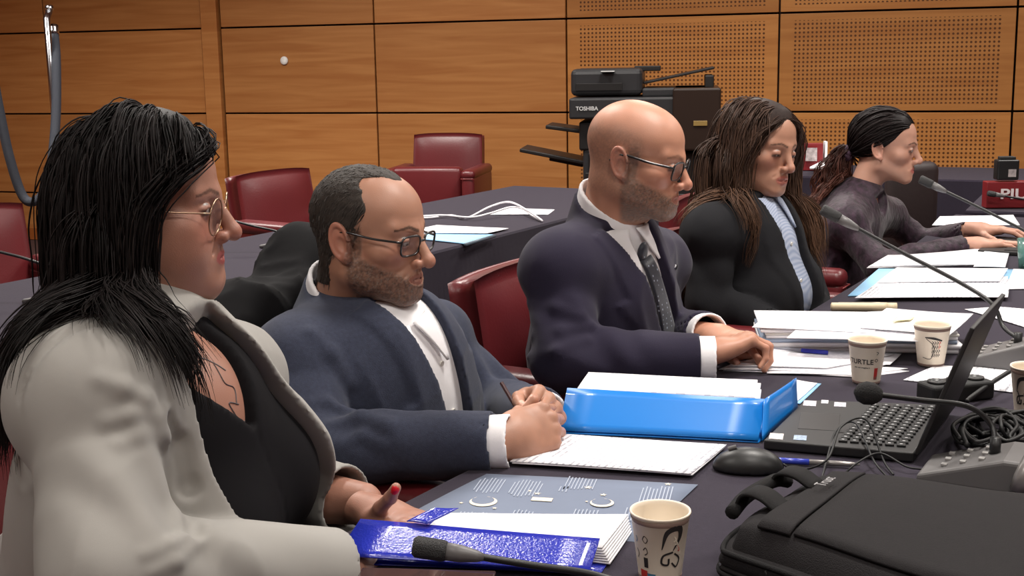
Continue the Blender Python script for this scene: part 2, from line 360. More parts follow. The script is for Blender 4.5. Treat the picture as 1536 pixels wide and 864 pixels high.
def nets(f, lo, hi, h):
    """mesh the zero level of f inside a box, evaluating only near the surface"""
    lo = np.asarray(lo, float); hi = np.asarray(hi, float); B = 4
    nb = np.maximum(1, np.ceil((hi-lo)/(h*B)).astype(int)); n = nb*B+1
    ax = [lo[i]+h*B*(np.arange(nb[i])+.5) for i in range(3)]
    C = np.stack(np.meshgrid(*ax, indexing='ij'), -1).reshape(-1, 3).astype(f32)
    dc = f(C); act = np.abs(dc) < h*B*.90+.006
    val = np.repeat(np.repeat(np.repeat(np.where(dc > 0, 1., -1.).reshape(nb).astype(f32), B, 0), B, 1), B, 2)
    val = np.pad(val, ((0, 1),)*3, mode='edge')
    bi = np.stack(np.unravel_index(np.nonzero(act)[0], nb), -1)
    g = np.arange(B+1); G = np.stack(np.meshgrid(g, g, g, indexing='ij'), -1).reshape(-1, 3)
    I = (bi[:, None, :]*B+G[None]).reshape(-1, 3); key = (I[:, 0]*n[1]+I[:, 1])*n[2]+I[:, 2]
    key = np.unique(key); I = np.stack(np.unravel_index(key, n), -1)
    P = (lo+I*h).astype(f32); out = np.empty(len(P), f32)
    for s in range(0, len(P), 400000): out[s:s+400000] = f(P[s:s+400000])
    val.ravel()[key] = out
    ins = val < 0; c = [slice(0, -1), slice(1, None)]
    cnt = sum(ins[c[a], c[b], c[d]].astype(np.int8) for a in (0, 1) for b in (0, 1) for d in (0, 1))
    cells = np.nonzero((cnt > 0) & (cnt < 8)); cells = np.stack(cells, -1)
    vid = np.full(cnt.shape, -1, np.int64); vid[tuple(cells.T)] = np.arange(len(cells))
    acc = np.zeros((len(cells), 3)); num = np.zeros(len(cells))
    cor = [(a, b, d) for a in (0, 1) for b in (0, 1) for d in (0, 1)]
    cv = {q: val[cells[:, 0]+q[0], cells[:, 1]+q[1], cells[:, 2]+q[2]] for q in cor}
    for q in cor:
        for axx in range(3):
            if q[axx]: continue
            q2 = tuple(1 if i == axx else q[i] for i in range(3)); a, b = cv[q], cv[q2]; m = (a < 0) != (b < 0)
            t = np.where(m, a/np.where(m, a-b, 1), 0); p = np.tile(np.array(q, float), (len(cells), 1)); p[:, axx] += t
            acc += np.where(m[:, None], p, 0); num += m
    V = lo+(cells+acc/num[:, None])*h; F = []
    for axx in range(3):
        sl0 = [slice(None)]*3; sl1 = [slice(None)]*3; sl0[axx] = slice(0, -1); sl1[axx] = slice(1, None)
        a, b = ins[tuple(sl0)], ins[tuple(sl1)]; u, w = [i for i in range(3) if i != axx]
        e = np.stack(np.nonzero(a != b), -1); ok = (e[:, u] > 0) & (e[:, w] > 0) & (e[:, u] < n[u]-1) & (e[:, w] < n[w]-1); e = e[ok]
        sgn = a[tuple(e.T)]
        def cid(du, dw):
            k = e.copy(); k[:, u] -= du; k[:, w] -= dw; return vid[tuple(k.T)]
        q = np.stack([cid(1, 1), cid(0, 1), cid(0, 0), cid(1, 0)], 1); fl = sgn if axx != 1 else ~sgn
        q = np.where(fl[:, None], q, q[:, ::-1]); F.append(q[(q >= 0).all(1)])
    return V, np.concatenate(F)
def grad(f, P, e=.0015):
    P = P.astype(f32); g = np.stack([f(P+V3(e, 0, 0))-f(P-V3(e, 0, 0)), f(P+V3(0, e, 0))-f(P-V3(0, e, 0)), f(P+V3(0, 0, e))-f(P-V3(0, 0, e))], -1)
    return g/(np.linalg.norm(g, axis=-1, keepdims=True)+1e-9)
def fastmesh(name, V, F, m, parent=None, colors=None, smooth=True):
    me = bpy.data.meshes.new(name); V = np.asarray(V, f32); F = np.asarray(F, np.int32); k = F.shape[1]
    me.vertices.add(len(V)); me.vertices.foreach_set('co', V.ravel()); me.loops.add(F.size); me.loops.foreach_set('vertex_index', F.ravel())
    me.polygons.add(len(F)); me.polygons.foreach_set('loop_start', np.arange(len(F), dtype=np.int32)*k)
    me.update(calc_edges=True); me.validate()
    if smooth: me.polygons.foreach_set('use_smooth', np.ones(len(F), bool))
    return fin(me, name, m, parent, colors=colors)
def relax(V, F, it, lam=.5):
    a = np.concatenate([F[:, [0, 1]], F[:, [1, 2]], F[:, [2, 3]], F[:, [3, 0]]]); n = len(V); a = np.concatenate([a, a[:, ::-1]])
    cnt = np.bincount(a[:, 0], minlength=n)[:, None]
    for i in range(it):
        for l in (lam, -lam*1.04):
            m = np.stack([np.bincount(a[:, 0], weights=V[a[:, 1], k], minlength=n) for k in range(3)], 1)/np.maximum(cnt, 1); V = V+(m-V)*l*(cnt > 0)
    return V
def surf(name, f, lo, hi, h, m, parent=None, color=None, it=0):
    V, F = nets(f, lo, hi, h)
    if it: V = relax(V, F, it)
    return fastmesh(name, V, F, m, parent, colors=None if color is None else color(V.astype(f32)))
def bounds(pts, pad): pts = np.array(pts); return pts.min(0)-pad, pts.max(0)+pad
def sst(a, b, x): t = np.clip((x-a)/(b-a), 0, 1); return t*t*(3-2*t)

# ------------------------------------------------------------------ heads
def headrot(yaw, pitch, roll=0):
    """columns: right, forward, up. yaw: compass angle of the face; pitch > 0 looks down; roll > 0 tips the crown to the person's right"""
    fwd = np.array([math.cos(yaw)*math.cos(pitch), math.sin(yaw)*math.cos(pitch), -math.sin(pitch)])
    right = unit(np.cross(fwd, [0, 0, 1])); up = np.cross(right, fwd)
    r2 = right*math.cos(roll)-up*math.sin(roll); u2 = np.cross(r2, fwd)
    return np.stack([r2, fwd, u2], 1)
def head_fn(p, neck_local):
    g = p.get
    jw, fat, nose, female = g('jaw', 1.), g('fat', 0.), g('nose', 1.), g('female', False)
    nl = np.asarray(neck_local, f32); nr = g('neck', .055)
    def f(P, ears=True, feat=True):
        X = np.abs(P[..., 0]); Q = np.stack([X, P[..., 1], P[..., 2]], -1)
        d = ell(Q, (0, -.018+g('cr', 0.), .035), (.076, .097-g('cr', 0.), .083))
        d = smin(d, ell(Q, (0, .028, .040), (.062, .056, .054)), .03)
        d = smin(d, ell(Q, (0, .032, -.030), (.057*(1+.08*fat), .054, .062)), .03)
        d = smin(d, cone(Q, (.050*jw, -.004, -.058), (.015*jw, .068, -.093), .022, .017), .03)
        d = smin(d, ell(Q, (0, .075, -.096), (.022*jw, .017, .016)), .02)
        d = smin(d, ell(Q, (0, .03, -.072), (.043*jw, .052, .032)), .02)
        d = smin(d, ell(Q, (.045, .048, -.020), (.024, .026, .021)), .022)
        if fat:
            d = smin(d, ell(Q, (.042, .040, -.055), (.034, .042, .040)), .03)
            d = smin(d, ell(Q, (0, .022, -.108), (.055, .060, .034)), .035)
        d = smin(d, cone(P, (0, -.032, -.055), nl, nr, nr*1.10), .035)
        if not feat: return d
        d = smin(d, cone(Q, (.008, .083, .016), (.046, .066, .021), .0085 if female else .0105, .008), .018)
        d = smax(d, -ell(Q, (.031, .101, -.002), (.018, .017, .0125)), .014)
        eye = np.sqrt(((Q-V3(.0315, .0755, -.0015))**2).sum(-1))-.0136
        op = g('open', .0035)
        eye = smax(eye, -ell(Q, (.0315, .0895, -.002-g('lid', 0.)), (.0138, .0075, op)), .0015)
        d = smin(d, eye, .004)
        # crease above the lid, bag below
        d = smax(d, -cone(Q, (.018, .091, .0085), (.045, .078, .007), .0012, .0012), .004)
        d = smin(d, cone(Q, (0, .084, .012), (0, .107*nose**.3, -.031), .0072, .0098), .013)
        d = smin(d, np.sqrt(((Q-V3(0, .1085*nose**.3, -.0355))**2).sum(-1))-.0103*nose, .007)
        d = smin(d, ell(Q, (.0125*nose, .097, -.0395), (.0072, .0098, .0085)), .006)
        d = smax(d, -ell(Q, (.0062, .103, -.0475), (.0030, .006, .004)), .003)
        d = smin(d, ell(Q, (0, .072, -.064), (.030, .0215, .022)), .016)
        mo = g('mouth', 0.)
        d = smin(d, cone(Q, (0, .0915, -.0615), (.021, .081, -.0668), .0054, .0028), .005)
        d = smin(d, cone(Q, (0, .0905, -.0730-mo), (.018, .081, -.0695-mo*.5), .0060, .0032), .005)
        d = smax(d, -cone(Q, (0, .0975, -.0672-mo*.5), (.023, .085, -.0682-mo*.4), .0016+mo*.5, .0011), .0025)
        d = smax(d, -cone(Q, (.019, .098, -.044), (.030, .083, -.062), .0012, .0012), .006)
        if ears:
            y, z = P[..., 1]+.016, P[..., 2]+.006; yt = y+z*.22; xo = X-.076-.10*(-yt-.002)
            d = smin(d, ell(np.stack([xo, yt, z], -1), (.001, 0, 0), (.0062, .0165, .029)), .006)
            q = np.sqrt((yt/.0165)**2+((z-.001)/.0285)**2); rd = (q-1)*.020
            rim = np.sqrt(rd**2+(xo-.0052)**2)-.0036; rim = np.where((yt > .009) & (z < .004), rim+.004, rim)
            d = smin(d, rim, .003)
            d = smax(d, -ell(np.stack([xo, yt, z], -1), (.0075, .003, -.003), (.006, .0085, .0125)), .003)
            d = smin(d, ell(np.stack([xo, yt, z], -1), (.003, .006, -.027), (.005, .0075, .0085)), .005)
        bd = g('beard', 0.)
        if bd: d = d-bd*beard_mask(Q, p)*(.5+.8*vnoise(P*330))
        return d
    return f
def beard_mask(Q, p):
    x, y, z = Q[..., 0], Q[..., 1], Q[..., 2]
    line = -.024-(y-.005)*.43
    m = sst(.006, -.010, z-line)*sst(-.012, .004, y)*sst(-.140, -.118, z)
    side = sst(.006, .0, np.abs(y-.008)-.008)*sst(.045, .02, z)*sst(-.04, -.03, z)*sst(.05, .06, x)
    m = np.maximum(m, side*.8)
    lip = ((x/.026)**2+((z+.0672)/.0105)**2 < 1) & (y > .06)
    return np.where(lip, 0, m)
def head_colors(p, L):
    """L: local coordinates -> linear rgb"""
    x, y, z = np.abs(L[:, 0]), L[:, 1], L[:, 2]; n1 = vnoise(L*60); n2 = vnoise(L*420); n3 = vnoise(L*900)
    sk = np.array(lin(p['skin'])); c = np.tile(sk, (len(L), 1))*(1+.10*(n1-.5))[:, None]
    def mixin(m, col): nonlocal c; m = np.clip(m, 0, 1)[:, None]; c = c*(1-m)+np.array(lin(col))*m
    red = p.get('red', (190, 105, 88))
    mixin(.35*np.exp(-(((x-.045)/.022)**2+((z+.028)/.02)**2))*(y > .02), red)
    mixin(.35*np.exp(-((x/.014)**2+((z+.036)/.012)**2))*(y > .09), red)
    mixin(.45*sst(.074, .082, x)*(np.abs(z+.006) < .04)*(y < .02), red)
    mixin(.28*np.exp(-(((x-.031)/.02)**2+((z+.004)/.012)**2))*(y > .05), (120, 70, 62))
    lip = ((x/.0245)**2+((z+.0672+p.get('mouth', 0)*.5)/(.0098+p.get('mouth', 0)))**2 < 1) & (y > .06)
    mixin(lip*.8, p.get('lip', (165, 90, 82)))
    bx = np.array([.011, .028, .050]); bz = np.array([.0165, .0235, .0185])
    zz = np.interp(x, bx, bz); wdt = np.interp(x, [.008, .02, .052], [.0045, .0045, .0022])
    mixin(sst(wdt, wdt*.4, np.abs(z-zz-.001))*(x > .009)*(x < .054)*(y > .03)*(.75+.25*n3)*p.get('browk', .9), p.get('brow', (40, 30, 26)))
    lz = -.002-p.get('lid', 0.)-p.get('open', .0035)*.2
    mixin(.75*sst(.0030, .0012, np.abs(z-lz+.10*(x-.0315)**2*60)-p.get('open', .0035)*.55)*sst(.0165, .0125, np.abs(x-.0315))*(y > .070), (44, 32, 30))
    if p.get('stub'):
        m = beard_mask(np.stack([x, y, z], -1), p); col = p['stub']
        grey = sst(-.075, -.105, z)*.8*p.get('greychin', 0)
        mixin(m*(.62+.5*(n2-.4)+.25*(n3-.5))*p.get('stubk', 1.), col)
        mixin(m*grey*(.4+.6*n2), (168, 155, 145)); mixin(m*(n3 > .72)*.4, (150, 138, 130))
    if p.get('shaved'):
        e = sst(.075, .040, z+.25*np.maximum(y, -.02)-.25*sst(.02, .0, y)*.0)*sst(.052, .025, y+.35*np.maximum(0, .03-z)*0)*sst(-.10, -.05, z)
        e = e*sst(.018, -.004, y-.018)+e*0
        mixin(e*(.42+.45*(n2-.5)+.2*(n3-.5)), p['shaved'])
    return c
M_skin = mat('skin', (200, 150, 125), .46, spec=.42, vcol=True, bump=(700, .10), sss=.12)
M_eye = mat('eyeball_white', (215, 205, 198), .35, spec=.3, vcol=True)
M_gold = mat('thin_gold_metal', (176, 146, 122), .28, metal=1.0)
M_black_frame = mat('black_acetate', (22, 20, 20), .28, coat=.4)
M_lens = mat('spectacle_glass', (235, 235, 245), .04, alpha=.04, spec=.9)
# ------------------------------------------------------------------ hands
FB = [(.028, .086, .003), (.0095, .091, .005), (-.0105, .088, .004), (-.0285, .080, .000)]
FL = [(.043, .026, .021), (.047, .030, .022), (.044, .028, .022), (.034, .021, .019)]
FR = [(.0098, .0086, .0072), (.0100, .0088, .0074), (.0094, .0083, .0070), (.0082, .0073, .0062)]
def hand_bones(curl, spread=.05, thumb=(.55, .15, .1), thumb_dir=(.75, .62, -.25)):
    """curl: per finger (base, mid, tip) angles. Thumb on +x, back of the hand on +z, fingers along +y"""
    bones = []
    for i in range(4):
        p = np.array(FB[i], float); a = 0; sa = spread*(1.2-i*.8)
        for j in range(3):
            a += curl[i][j]; d = np.array([math.sin(sa)*math.cos(a), math.cos(sa)*math.cos(a), -math.sin(a)]); q = p+d*FL[i][j]
            bones.append((p, q, FR[i][j], (FR[i]+(FR[i][2]*.88,))[j+1], i, j)); p = q
    p = np.array((.024, .018, -.006)); d = unit(thumb_dir)
    for j, (l, r0, r1) in enumerate(((.044, .0135, .0112), (.033, .0108, .0098), (.027, .0100, .0078))):
        d = unit(d+np.array([-thumb[j]*.6, thumb[j]*.8, -thumb[j]*.25])*(j > 0)); q = p+d*l; bones.append((p, q, r0, r1, 4, j)); p = q
    return bones
def hand_fn(bones, s=1.0, female=False):
    k = .90 if female else 1.0
    def f(P):
        Q = P.copy(); Q[..., 0] *= s
        d = ell(Q, (.001, .046, 0), (.040, .056, .0155))
        d = smin(d, ell(Q, (.0, .074, .001), (.040, .022, .0135)), .012)
        d = smin(d, ell(Q, (.024, .036, -.009), (.017, .032, .0145)), .014)
        d = smin(d, ell(Q, (-.026, .040, -.006), (.013, .036, .0135)), .014)
        d = smin(d, cone(Q*V3(1, 1, 1.2), (0, -.03, 0), (0, .02, 0), .029, .030), .02)
        fs = None
        for (a, b, ra, rb, i, j) in bones:
            c = cone(Q, a, b, ra*k, rb*k)
            if j == 0: cur = c
            else:
                cur = smin(cur, c, .004)
                if j == 2: fs = cur if fs is None else smin(fs, cur, .0022)
        d = smin(d, fs, .008)
        for i in range(4): d = smin(d, np.sqrt(((Q-np.array(FB[i], f32))**2).sum(-1))-.0105*k, .006)    # knuckles
        return d
    return f
def hand_colors(bones, s, skin, nail, tup=None):
    def col(L):
        Q = L.copy(); Q[:, 0] *= s; n = vnoise(L*90); c = np.tile(np.array(lin(skin)), (len(L), 1))*(1+.14*(n-.5))[:, None]
        pink = np.array(lin((196, 120, 104)))
        for (a, b, ra, rb, i, j) in bones:
            t = unit(b-a); up = unit(np.cross([1., 0, 0], t)) if i < 4 else unit(np.cross(np.cross(t, [.3, -.3, .9]), t))
            if i == 4 and tup is not None: up = unit(np.asarray(tup)-t*(np.asarray(tup)@t))
            if j < 2:
                m = np.exp(-(((Q-b)**2).sum(1)/.009**2)); m = m[:, None]*.25; c = c*(1-m)+pink*m
            if j == 2:
                q = Q-(b+t*rb*.15); al = q@t; side = np.cross(t, up); la = q@side; h = q@up
                m = ((al/.0082)**2+(la/.0058)**2 < 1) & (h > rb*.25)
                c[m] = np.array(lin(nail))
        return c
    return col
# ================================================================== people
class Parts:
    """collects pieces of one mesh"""
    def __init__(s): s.V = []; s.F = []; s.C = []; s.n = 0
    def add(s, V, F, C): s.V.append(np.asarray(V, f32)); s.F.append(np.asarray(F)+s.n); s.C.append(np.asarray(C, f32)); s.n += len(V)
    def build(s, name, m, parent): return fastmesh(name, np.concatenate(s.V), np.concatenate(s.F), m, parent, colors=np.concatenate(s.C))
class Body:
    def __init__(s, H, C, N, SR, SL, yaw, cw=.175, cdp=.118, bw=.165, bd=.13, hw=.18, hd=.15, rs=.064, bust=None, lean=0, bel=0.):
        s.H, s.C, s.N, s.SR, s.SL = [np.asarray(q, float) for q in (H, C, N, SR, SL)]
        s.up = unit(s.N-s.H); fw = np.array([math.cos(yaw), math.sin(yaw), 0]); fw = unit(fw-s.up*(fw@s.up)); s.fw = fw; s.rt = np.cross(fw, s.up)
        s.R = np.stack([s.rt, fw, s.up], 1); s.zN = float((s.N-s.C)@s.up)+.055; s.dim = (cw, cdp, bw, bd, hw, hd, rs); s.bust = bust; s.bel = bel
    def q(s, P): return (P-s.C.astype(f32))@s.R.astype(f32)
    def w(s, x, y, z): return s.C+s.R@np.array([x, y, z])
    def wn(s, x, y, z): return s.C+s.R@np.array([x, y, z+s.zN])
    def torso(s, P):
        cw, cdp, bw, bd, hw, hd, rs = s.dim
        d = ell(P, s.H, (hw, hd, .14), s.R)
        d = smin(d, ell(P, (s.H+s.C)/2+s.fw*s.bel, (bw, bd, .19), s.R), .09)
        d = smin(d, ell(P, s.C, (cw, cdp, .20), s.R), .09)
        for S_ in (s.SR, s.SL):
            d = smin(d, cone(P, s.N-s.up*.05, S_, .075, rs), .06)
            d = smin(d, cone(P, s.N+s.up*.020, s.N*.4+S_*.6, .046, .044), .05)
        if s.bust:
            bx, by, bz, br = s.bust
            for sg in (-1, 1): d = smin(d, ell(P, s.w(sg*bx, by, bz), (br, br*.95, br*1.05), s.R), .06)
        return d
def arm(P, S_, E, W_, r, k=.02):
    a, t = cone(P, S_, E, r[0], r[1], True); b, u = cone(P, E, W_, r[1]*.97, r[2], True)
    return smin(a, b, k), t, u
def sleeve_folds(P, S_, E, W_, amp=.006, seed=0.):
    """soft bunching of cloth on the inside of the elbow and along the sleeve"""
    S_, E, W_ = [np.asarray(q, float) for q in (S_, E, W_)]
    ax1 = unit(E-S_); ax2 = unit(W_-E); inn = unit(ax2-ax1+1e-6)
    q = P-E.astype(f32); r = np.linalg.norm(q, axis=-1)+1e-6
    s1 = q@ax1.astype(f32); s2 = q@ax2.astype(f32); side = q@np.cross(ax1, ax2).astype(f32)
    along = np.where(s1+s2 < 0, -s1, s2) if False else (s2-s1)
    inside = sst(-.03, .05, q@inn.astype(f32)); near = np.exp(-(r/.13)**2)
    ph = vnoise(P*9+seed)*5
    rings = np.sin((s2-s1*.8+.35*side)*62+ph+seed)
    far = ridged(P+seed, (16, 16, 10))*.6
    return amp*near*(.35+.9*inside)*rings+amp*.7*far
def carve(P, o, n): return plane(P, o, n)
def collar(P, c, axis, fwd, r0, r1, hgt, t, gap=.35, drop=.0, gapw=.5):
    """band around the neck: open at the front by the angle gap"""
    axis = unit(axis); fwd = unit(np.asarray(fwd)-axis*(np.asarray(fwd)@axis)); rt = np.cross(fwd, axis)
    q = P-np.asarray(c, f32); x, y, h = q@rt.astype(f32), q@fwd.astype(f32), q@axis.astype(f32)
    rho = np.sqrt(x*x+y*y)+1e-6; ph = np.arctan2(x, y); h2 = h+drop*(y/rho)
    r = r0+(r1-r0)*np.clip(h2/hgt, -.3, 1.3)
    d = np.maximum(np.abs(rho-r)-t, np.abs(h2-hgt/2)-hgt/2)
    return np.maximum(d, (gap-np.abs(ph)+gapw*(h2-hgt*.5)/hgt*.3)*rho)*.8
def project(f, O, D, n=40):
    P = np.array(O, f32); D = np.asarray(unit(D), f32)
    O0 = P.copy()
    for _ in range(n): P = P+D*np.clip(f(P)*.85, -.02, .04)[..., None]
    far = np.linalg.norm(P-O0, axis=-1) > .9
    if far.any() and not far.all(): P[far] = P[~far].mean(0)
    return P
def pix(f, px, py, sink=0.):
    """the point of a garment seen at a pixel of the photograph"""
    r = unit(ray(px, py)).astype(f32); t = 1.0
    for _ in range(90): t += float(np.clip(f((CAMP+r*t).astype(f32)[None])[0]*.8, -.05, .08))
    return CAMP+r*(t+sink)
def limb_box(pts, pad): return bounds(pts, pad)
def place_hand(parts, bones, s, pos, y, z, skin, nail, female=False, h=.0019, scale=1.0, tup=None):
    y = unit(y); z = unit(np.asarray(z)-y*(np.asarray(z)@y)); x = np.cross(y, z); R = np.stack([x, y, z], 1)
    ends = np.array([b[0] for b in bones]+[b[1] for b in bones]); ends[:, 0] *= s
    lo = np.minimum(ends.min(0)-.02, (-.055, -.03, -.03)); hi = np.maximum(ends.max(0)+.02, (.055, .1, .03))
    f = hand_fn(bones, s, female); V, F = nets(f, lo, hi, h)
    C = hand_colors(bones, s, skin, nail, None if tup is None else (R.T@np.asarray(tup))*np.array([s, 1, 1]))(V.astype(f32)); parts.add((V*scale)@R.T+np.asarray(pos), F, C); return R
def place_head(parts, p, pos, R, N, h=.0021):
    nl = R.T@(np.asarray(N)-pos); f = head_fn(p, nl); lo = np.minimum((-.1, -.14, -.15), nl-.075); hi = np.maximum((.1, .14, .14), nl+.075)
    V, F = nets(f, lo, hi, h); parts.add(V@R.T+pos, F, head_colors(p, V.astype(f32))); return f
def eyes(person, pos, R, look=(0, 0), iris=(62, 40, 28)):
    for s in (1, -1):
        n = 26; a = np.linspace(0, np.pi, 19); V = []; C = []; ic = np.array(lin(iris))
        for t in a:
            for j in range(n):
                ph = j*2*np.pi/n; V.append([math.sin(t)*math.cos(ph), math.cos(t), math.sin(t)*math.sin(ph)])
                C.append((.004, .004, .004) if t < .17 else (ic if t < .46 else (.32, .27, .25)))
        V = np.array(V)*.0124; F = [[i*n+j, (i+1)*n+j, (i+1)*n+(j+1) % n, i*n+(j+1) % n] for i in range(18) for j in range(n)]
        Rl = rotz(-look[0])@rotx(look[1]); V = V@Rl.T+np.array([s*.0315, .0755, -.0015])
        fastmesh('eye', V@R.T+pos, F, M_eye, person, colors=np.array(C))
def glasses(person, pos, R, style, mframe, w=.050, hgt=.034, x0=.0335, z0=-.006, y0=.0985, r=.0016, pant=0.12, tem=None):
    g = bpy.data.objects.new('glasses', None); COL.objects.link(g); g.parent = person; g.matrix_parent_inverse = PM(person).inverted(); g.location = tuple(pos)
    def put(name, mb, m, **k): V = np.concatenate(mb.V)@R.T+pos; return mobj(name, V, mb.F, m, g, smooth=True, **k)
    for s in (1, -1):
        a = np.linspace(0, 2*np.pi, 37)[:-1]; e = 2.0 if style == 'round' else 3.6
        cx = np.sign(np.cos(a))*np.abs(np.cos(a))**(2/e)*w/2; cz = np.sign(np.sin(a))*np.abs(np.sin(a))**(2/e)*hgt/2
        if style != 'round': cz = np.where(cz < 0, cz*1.05, cz); cx = cx*(1+.08*cz/hgt)
        X = s*x0+cx; Y = y0-.22*np.abs(X)*.6-cz*-pant; Z = z0+cz; P = np.stack([X, Y, Z], 1)
        put('rim', MB().tube(np.concatenate([P, P[:1]]), r, 6, cap=False), mframe)
        put('lens', MB().add(P, [list(range(len(P)))]), M_lens)
        t0 = np.array([s*(x0+w/2), y0-.22*(x0+w/2)*.6+.001, z0+.008]); t1 = np.array([s*.0765, .045, z0+.012]); t2 = np.array([s*.0795, -.012, z0+.018]); t3 = np.array([s*.0775, -.038, z0+.002])
        put('temple_arm', MB().tube(spline([t0, t1, t2, t3], 16), tem or r*1.15, 6), mframe)
    put('bridge', MB().tube(spline([(-(x0-w/2), y0-.002, z0+.004), (0, y0+.003, z0+.008), (x0-w/2, y0-.002, z0+.004)], 9), r, 6), mframe)
# ------------------------------------------------------------------ hair
def yline(z, kind='long'):
    T = {'long': ([-.09, -.03, 0, .03, .06, .075, .12], [-.045, -.030, .004, .034, .055, .071, .084]),
         'short': ([-.09, -.035, -.01, .02, .045, .07, .12], [-.050, -.040, .012, .022, .028, .03, .04])}[kind]
    return np.interp(z, *T)
def scalp_roots(fh, n, kind='long', rng=RNG):
    D = rng.normal(size=(n*4, 3)); D /= np.linalg.norm(D, axis=1)[:, None]; O = np.array([0, -.018, .03])
    P = (O+D*.2).astype(f32)
    g = lambda Q: fh(Q, ears=False, feat=False)
    for _ in range(25): P = P-D.astype(f32)*(g(P)*.9)[:, None]
    m = (P[:, 1] < yline(P[:, 2], kind)) & (P[:, 2] > -.085); return P[m][:n]
def part_roots(fh, x0, n, rng):
    r = scalp_roots(fh, 6000, rng=rng); r = r[(np.abs(r[:, 0]-x0) < .016) & (r[:, 2] > .05)]; return r[:n]
def tubes3(paths, rad):
    """paths (n,k,3) -> triangular strand tubes"""
    n, k, _ = paths.shape; t = np.gradient(paths, axis=1); t /= np.linalg.norm(t, axis=2)[..., None]+1e-9
    ref = np.array([.3, .5, .81]); u = np.cross(t, ref); u /= np.linalg.norm(u, axis=2)[..., None]+1e-9; w = np.cross(t, u)
    prof = np.minimum(1, np.linspace(0, 1, k)*8+.4)*np.minimum(1, (1-np.linspace(0, 1, k))*3+.12); r = np.asarray(rad).reshape(-1, 1, 1)*prof[None, :, None]
    V = np.stack([paths+r*(math.cos(a)*u+math.sin(a)*w) for a in (0, 2.094, 4.189)], 2)          # n,k,3,3
    base = (np.arange(n)[:, None, None]*k+np.arange(k-1)[None, :, None])*3; j = np.arange(3)[None, None]; j2 = (j+1) % 3
    F = np.stack([base+j, base+j2, base+3+j2, base+3+j], -1).reshape(-1, 4); return V.reshape(-1, 3), F
def strands(parts, P, D, fcol, steps, dl, col, rad=.0011, grav=.16, off=(.004, .018), wave=0., wfreq=30., jit=.05, rng=RNG, steer=None, lenj=.35, tip=None, stiff=.8, kids=1, clump=.007, limit=None, taper=.35):
    """guide strands grown step by step over the collision field, each thickened to a lock of kids hairs"""
    n = len(P); P = P.astype(f32); D = D/np.linalg.norm(D, axis=1)[:, None]; o = rng.uniform(off[0], off[1], n).astype(f32); path = [P]
    L = dl*(1-lenj*rng.random(n))[:, None]; ph = rng.uniform(0, 6.28, n); wv = rng.normal(size=(n, 3)); wv /= np.linalg.norm(wv, axis=1)[:, None]
    for i in range(steps):
        g = np.array([0, 0, -1.]) if steer is None else steer(P, i/steps)
        gw = grav*(1+2*i/steps); D = D*stiff+g*gw+rng.normal(size=(n, 3))*jit*.3+(vnoise(P*14)[:, None]-.5)*jit*wv*2
        if wave: D = D+wv*(np.cos(i*wfreq*dl+ph)*wave*min(1, i/(steps*.35))*(.6+1.0*(i/steps)**2))[:, None]
        D /= np.linalg.norm(D, axis=1)[:, None]; Q = (P+D*L).astype(f32)
        for _ in range(2):
            s = fcol(Q); m = s < o*min(1, .25+i*.25)
            if m.any():
                gq = grad(fcol, Q[m]); Q[m] += gq*((o*min(1, .25+i*.25))[m]-s[m])[:, None]
        if limit is not None: Q = limit(Q, ph).astype(f32)
        D = (Q-P)/(np.linalg.norm(Q-P, axis=1)[:, None]+1e-9); P = Q; path.append(P)
    paths = np.stack(path, 1); tt = np.linspace(0, 1, steps+1)
    if kids > 1:
        of = rng.normal(size=(n, kids, 1, 3))*clump*np.minimum(1, .18+tt*2.5)[None, None, :, None]*(1-(1-taper)*tt)[None, None, :, None]
        of += (rng.normal(size=(n, kids, 1, 3))*.5*np.sin(tt*9+rng.uniform(0, 6, (n, kids, 1)))[..., None])*clump*.35
        paths = (paths[:, None]+of).reshape(n*kids, steps+1, 3)
    N_ = len(paths); V, F = tubes3(paths, rad*rng.uniform(.7, 1.3, N_))
    c = np.array(lin(col)); v = (rng.uniform(.6, 1.4, (n, 1, 1))*np.ones((1, kids, 1))).reshape(-1, 1, 1)*rng.uniform(.7, 1.3, (N_, 1, 1))*np.ones((1, steps+1, 1)); C = c[None, None]*v
    if tip is not None:
        t = tt[None, :, None]**1.4*rng.uniform(.2, 1, N_)[:, None, None]; C = C*(1-t)+np.array(lin(tip))[None, None]*v*t
    parts.add(V, F, np.repeat(C.reshape(-1, 3), 3, 0)); return paths
def tang(fh, rt, d):
    n = grad(lambda Q: fh(Q, ears=False, feat=False), rt); return d-n*(d*n).sum(1)[:, None]*.92
def face_limit(pos, R, zs, ys, jit=.006):
    """comb that keeps the locks off the face: hair stays behind the front line y(z) of the head"""
    def lim(Q, ph):
        L = (Q-pos)@R; yl = np.interp(L[:, 2], zs, ys)+jit*np.sin(ph*3); m = (L[:, 1] > yl) & (np.abs(L[:, 0]) < .13); L[m, 1] = yl[m]; return L@R.T+pos
    return lim
def hair_cap(parts, fh, pos, R, col, kind='long', th=.007, h=.003, extra=None, noise=.0):
    def f(L):
        r = L[..., 1]-yline(L[..., 2], kind).astype(f32)+(0 if extra is None else extra(L)); d = fh(L, ears=False, feat=False)-.001-(th-.001)*sst(.0, -.035, r)-noise*(vnoise(L*np.array([160, 60, 160], f32))-.5)
        d = smax(d, r*.8, .008); return np.maximum(d, -.088-L[..., 2])
    V, F = nets(f, (-.1, -.14, -.1), (.1, .1, .14), h); n = vnoise(V.astype(f32)*np.array([300, 90, 300], f32))
    parts.add(V@R.T+pos, F, np.array(lin(col))[None]*(.6+.8*n)[:, None])
M_hair = mat('hair_strands', (40, 30, 28), .58, spec=.18, vcol=True)
M_hairm = mat('short_hair', (50, 44, 40), .6, spec=.3, vcol=True, bump=(900, .5))
M_dkcloth = mat('dark_trousers', (26, 26, 32), .9)
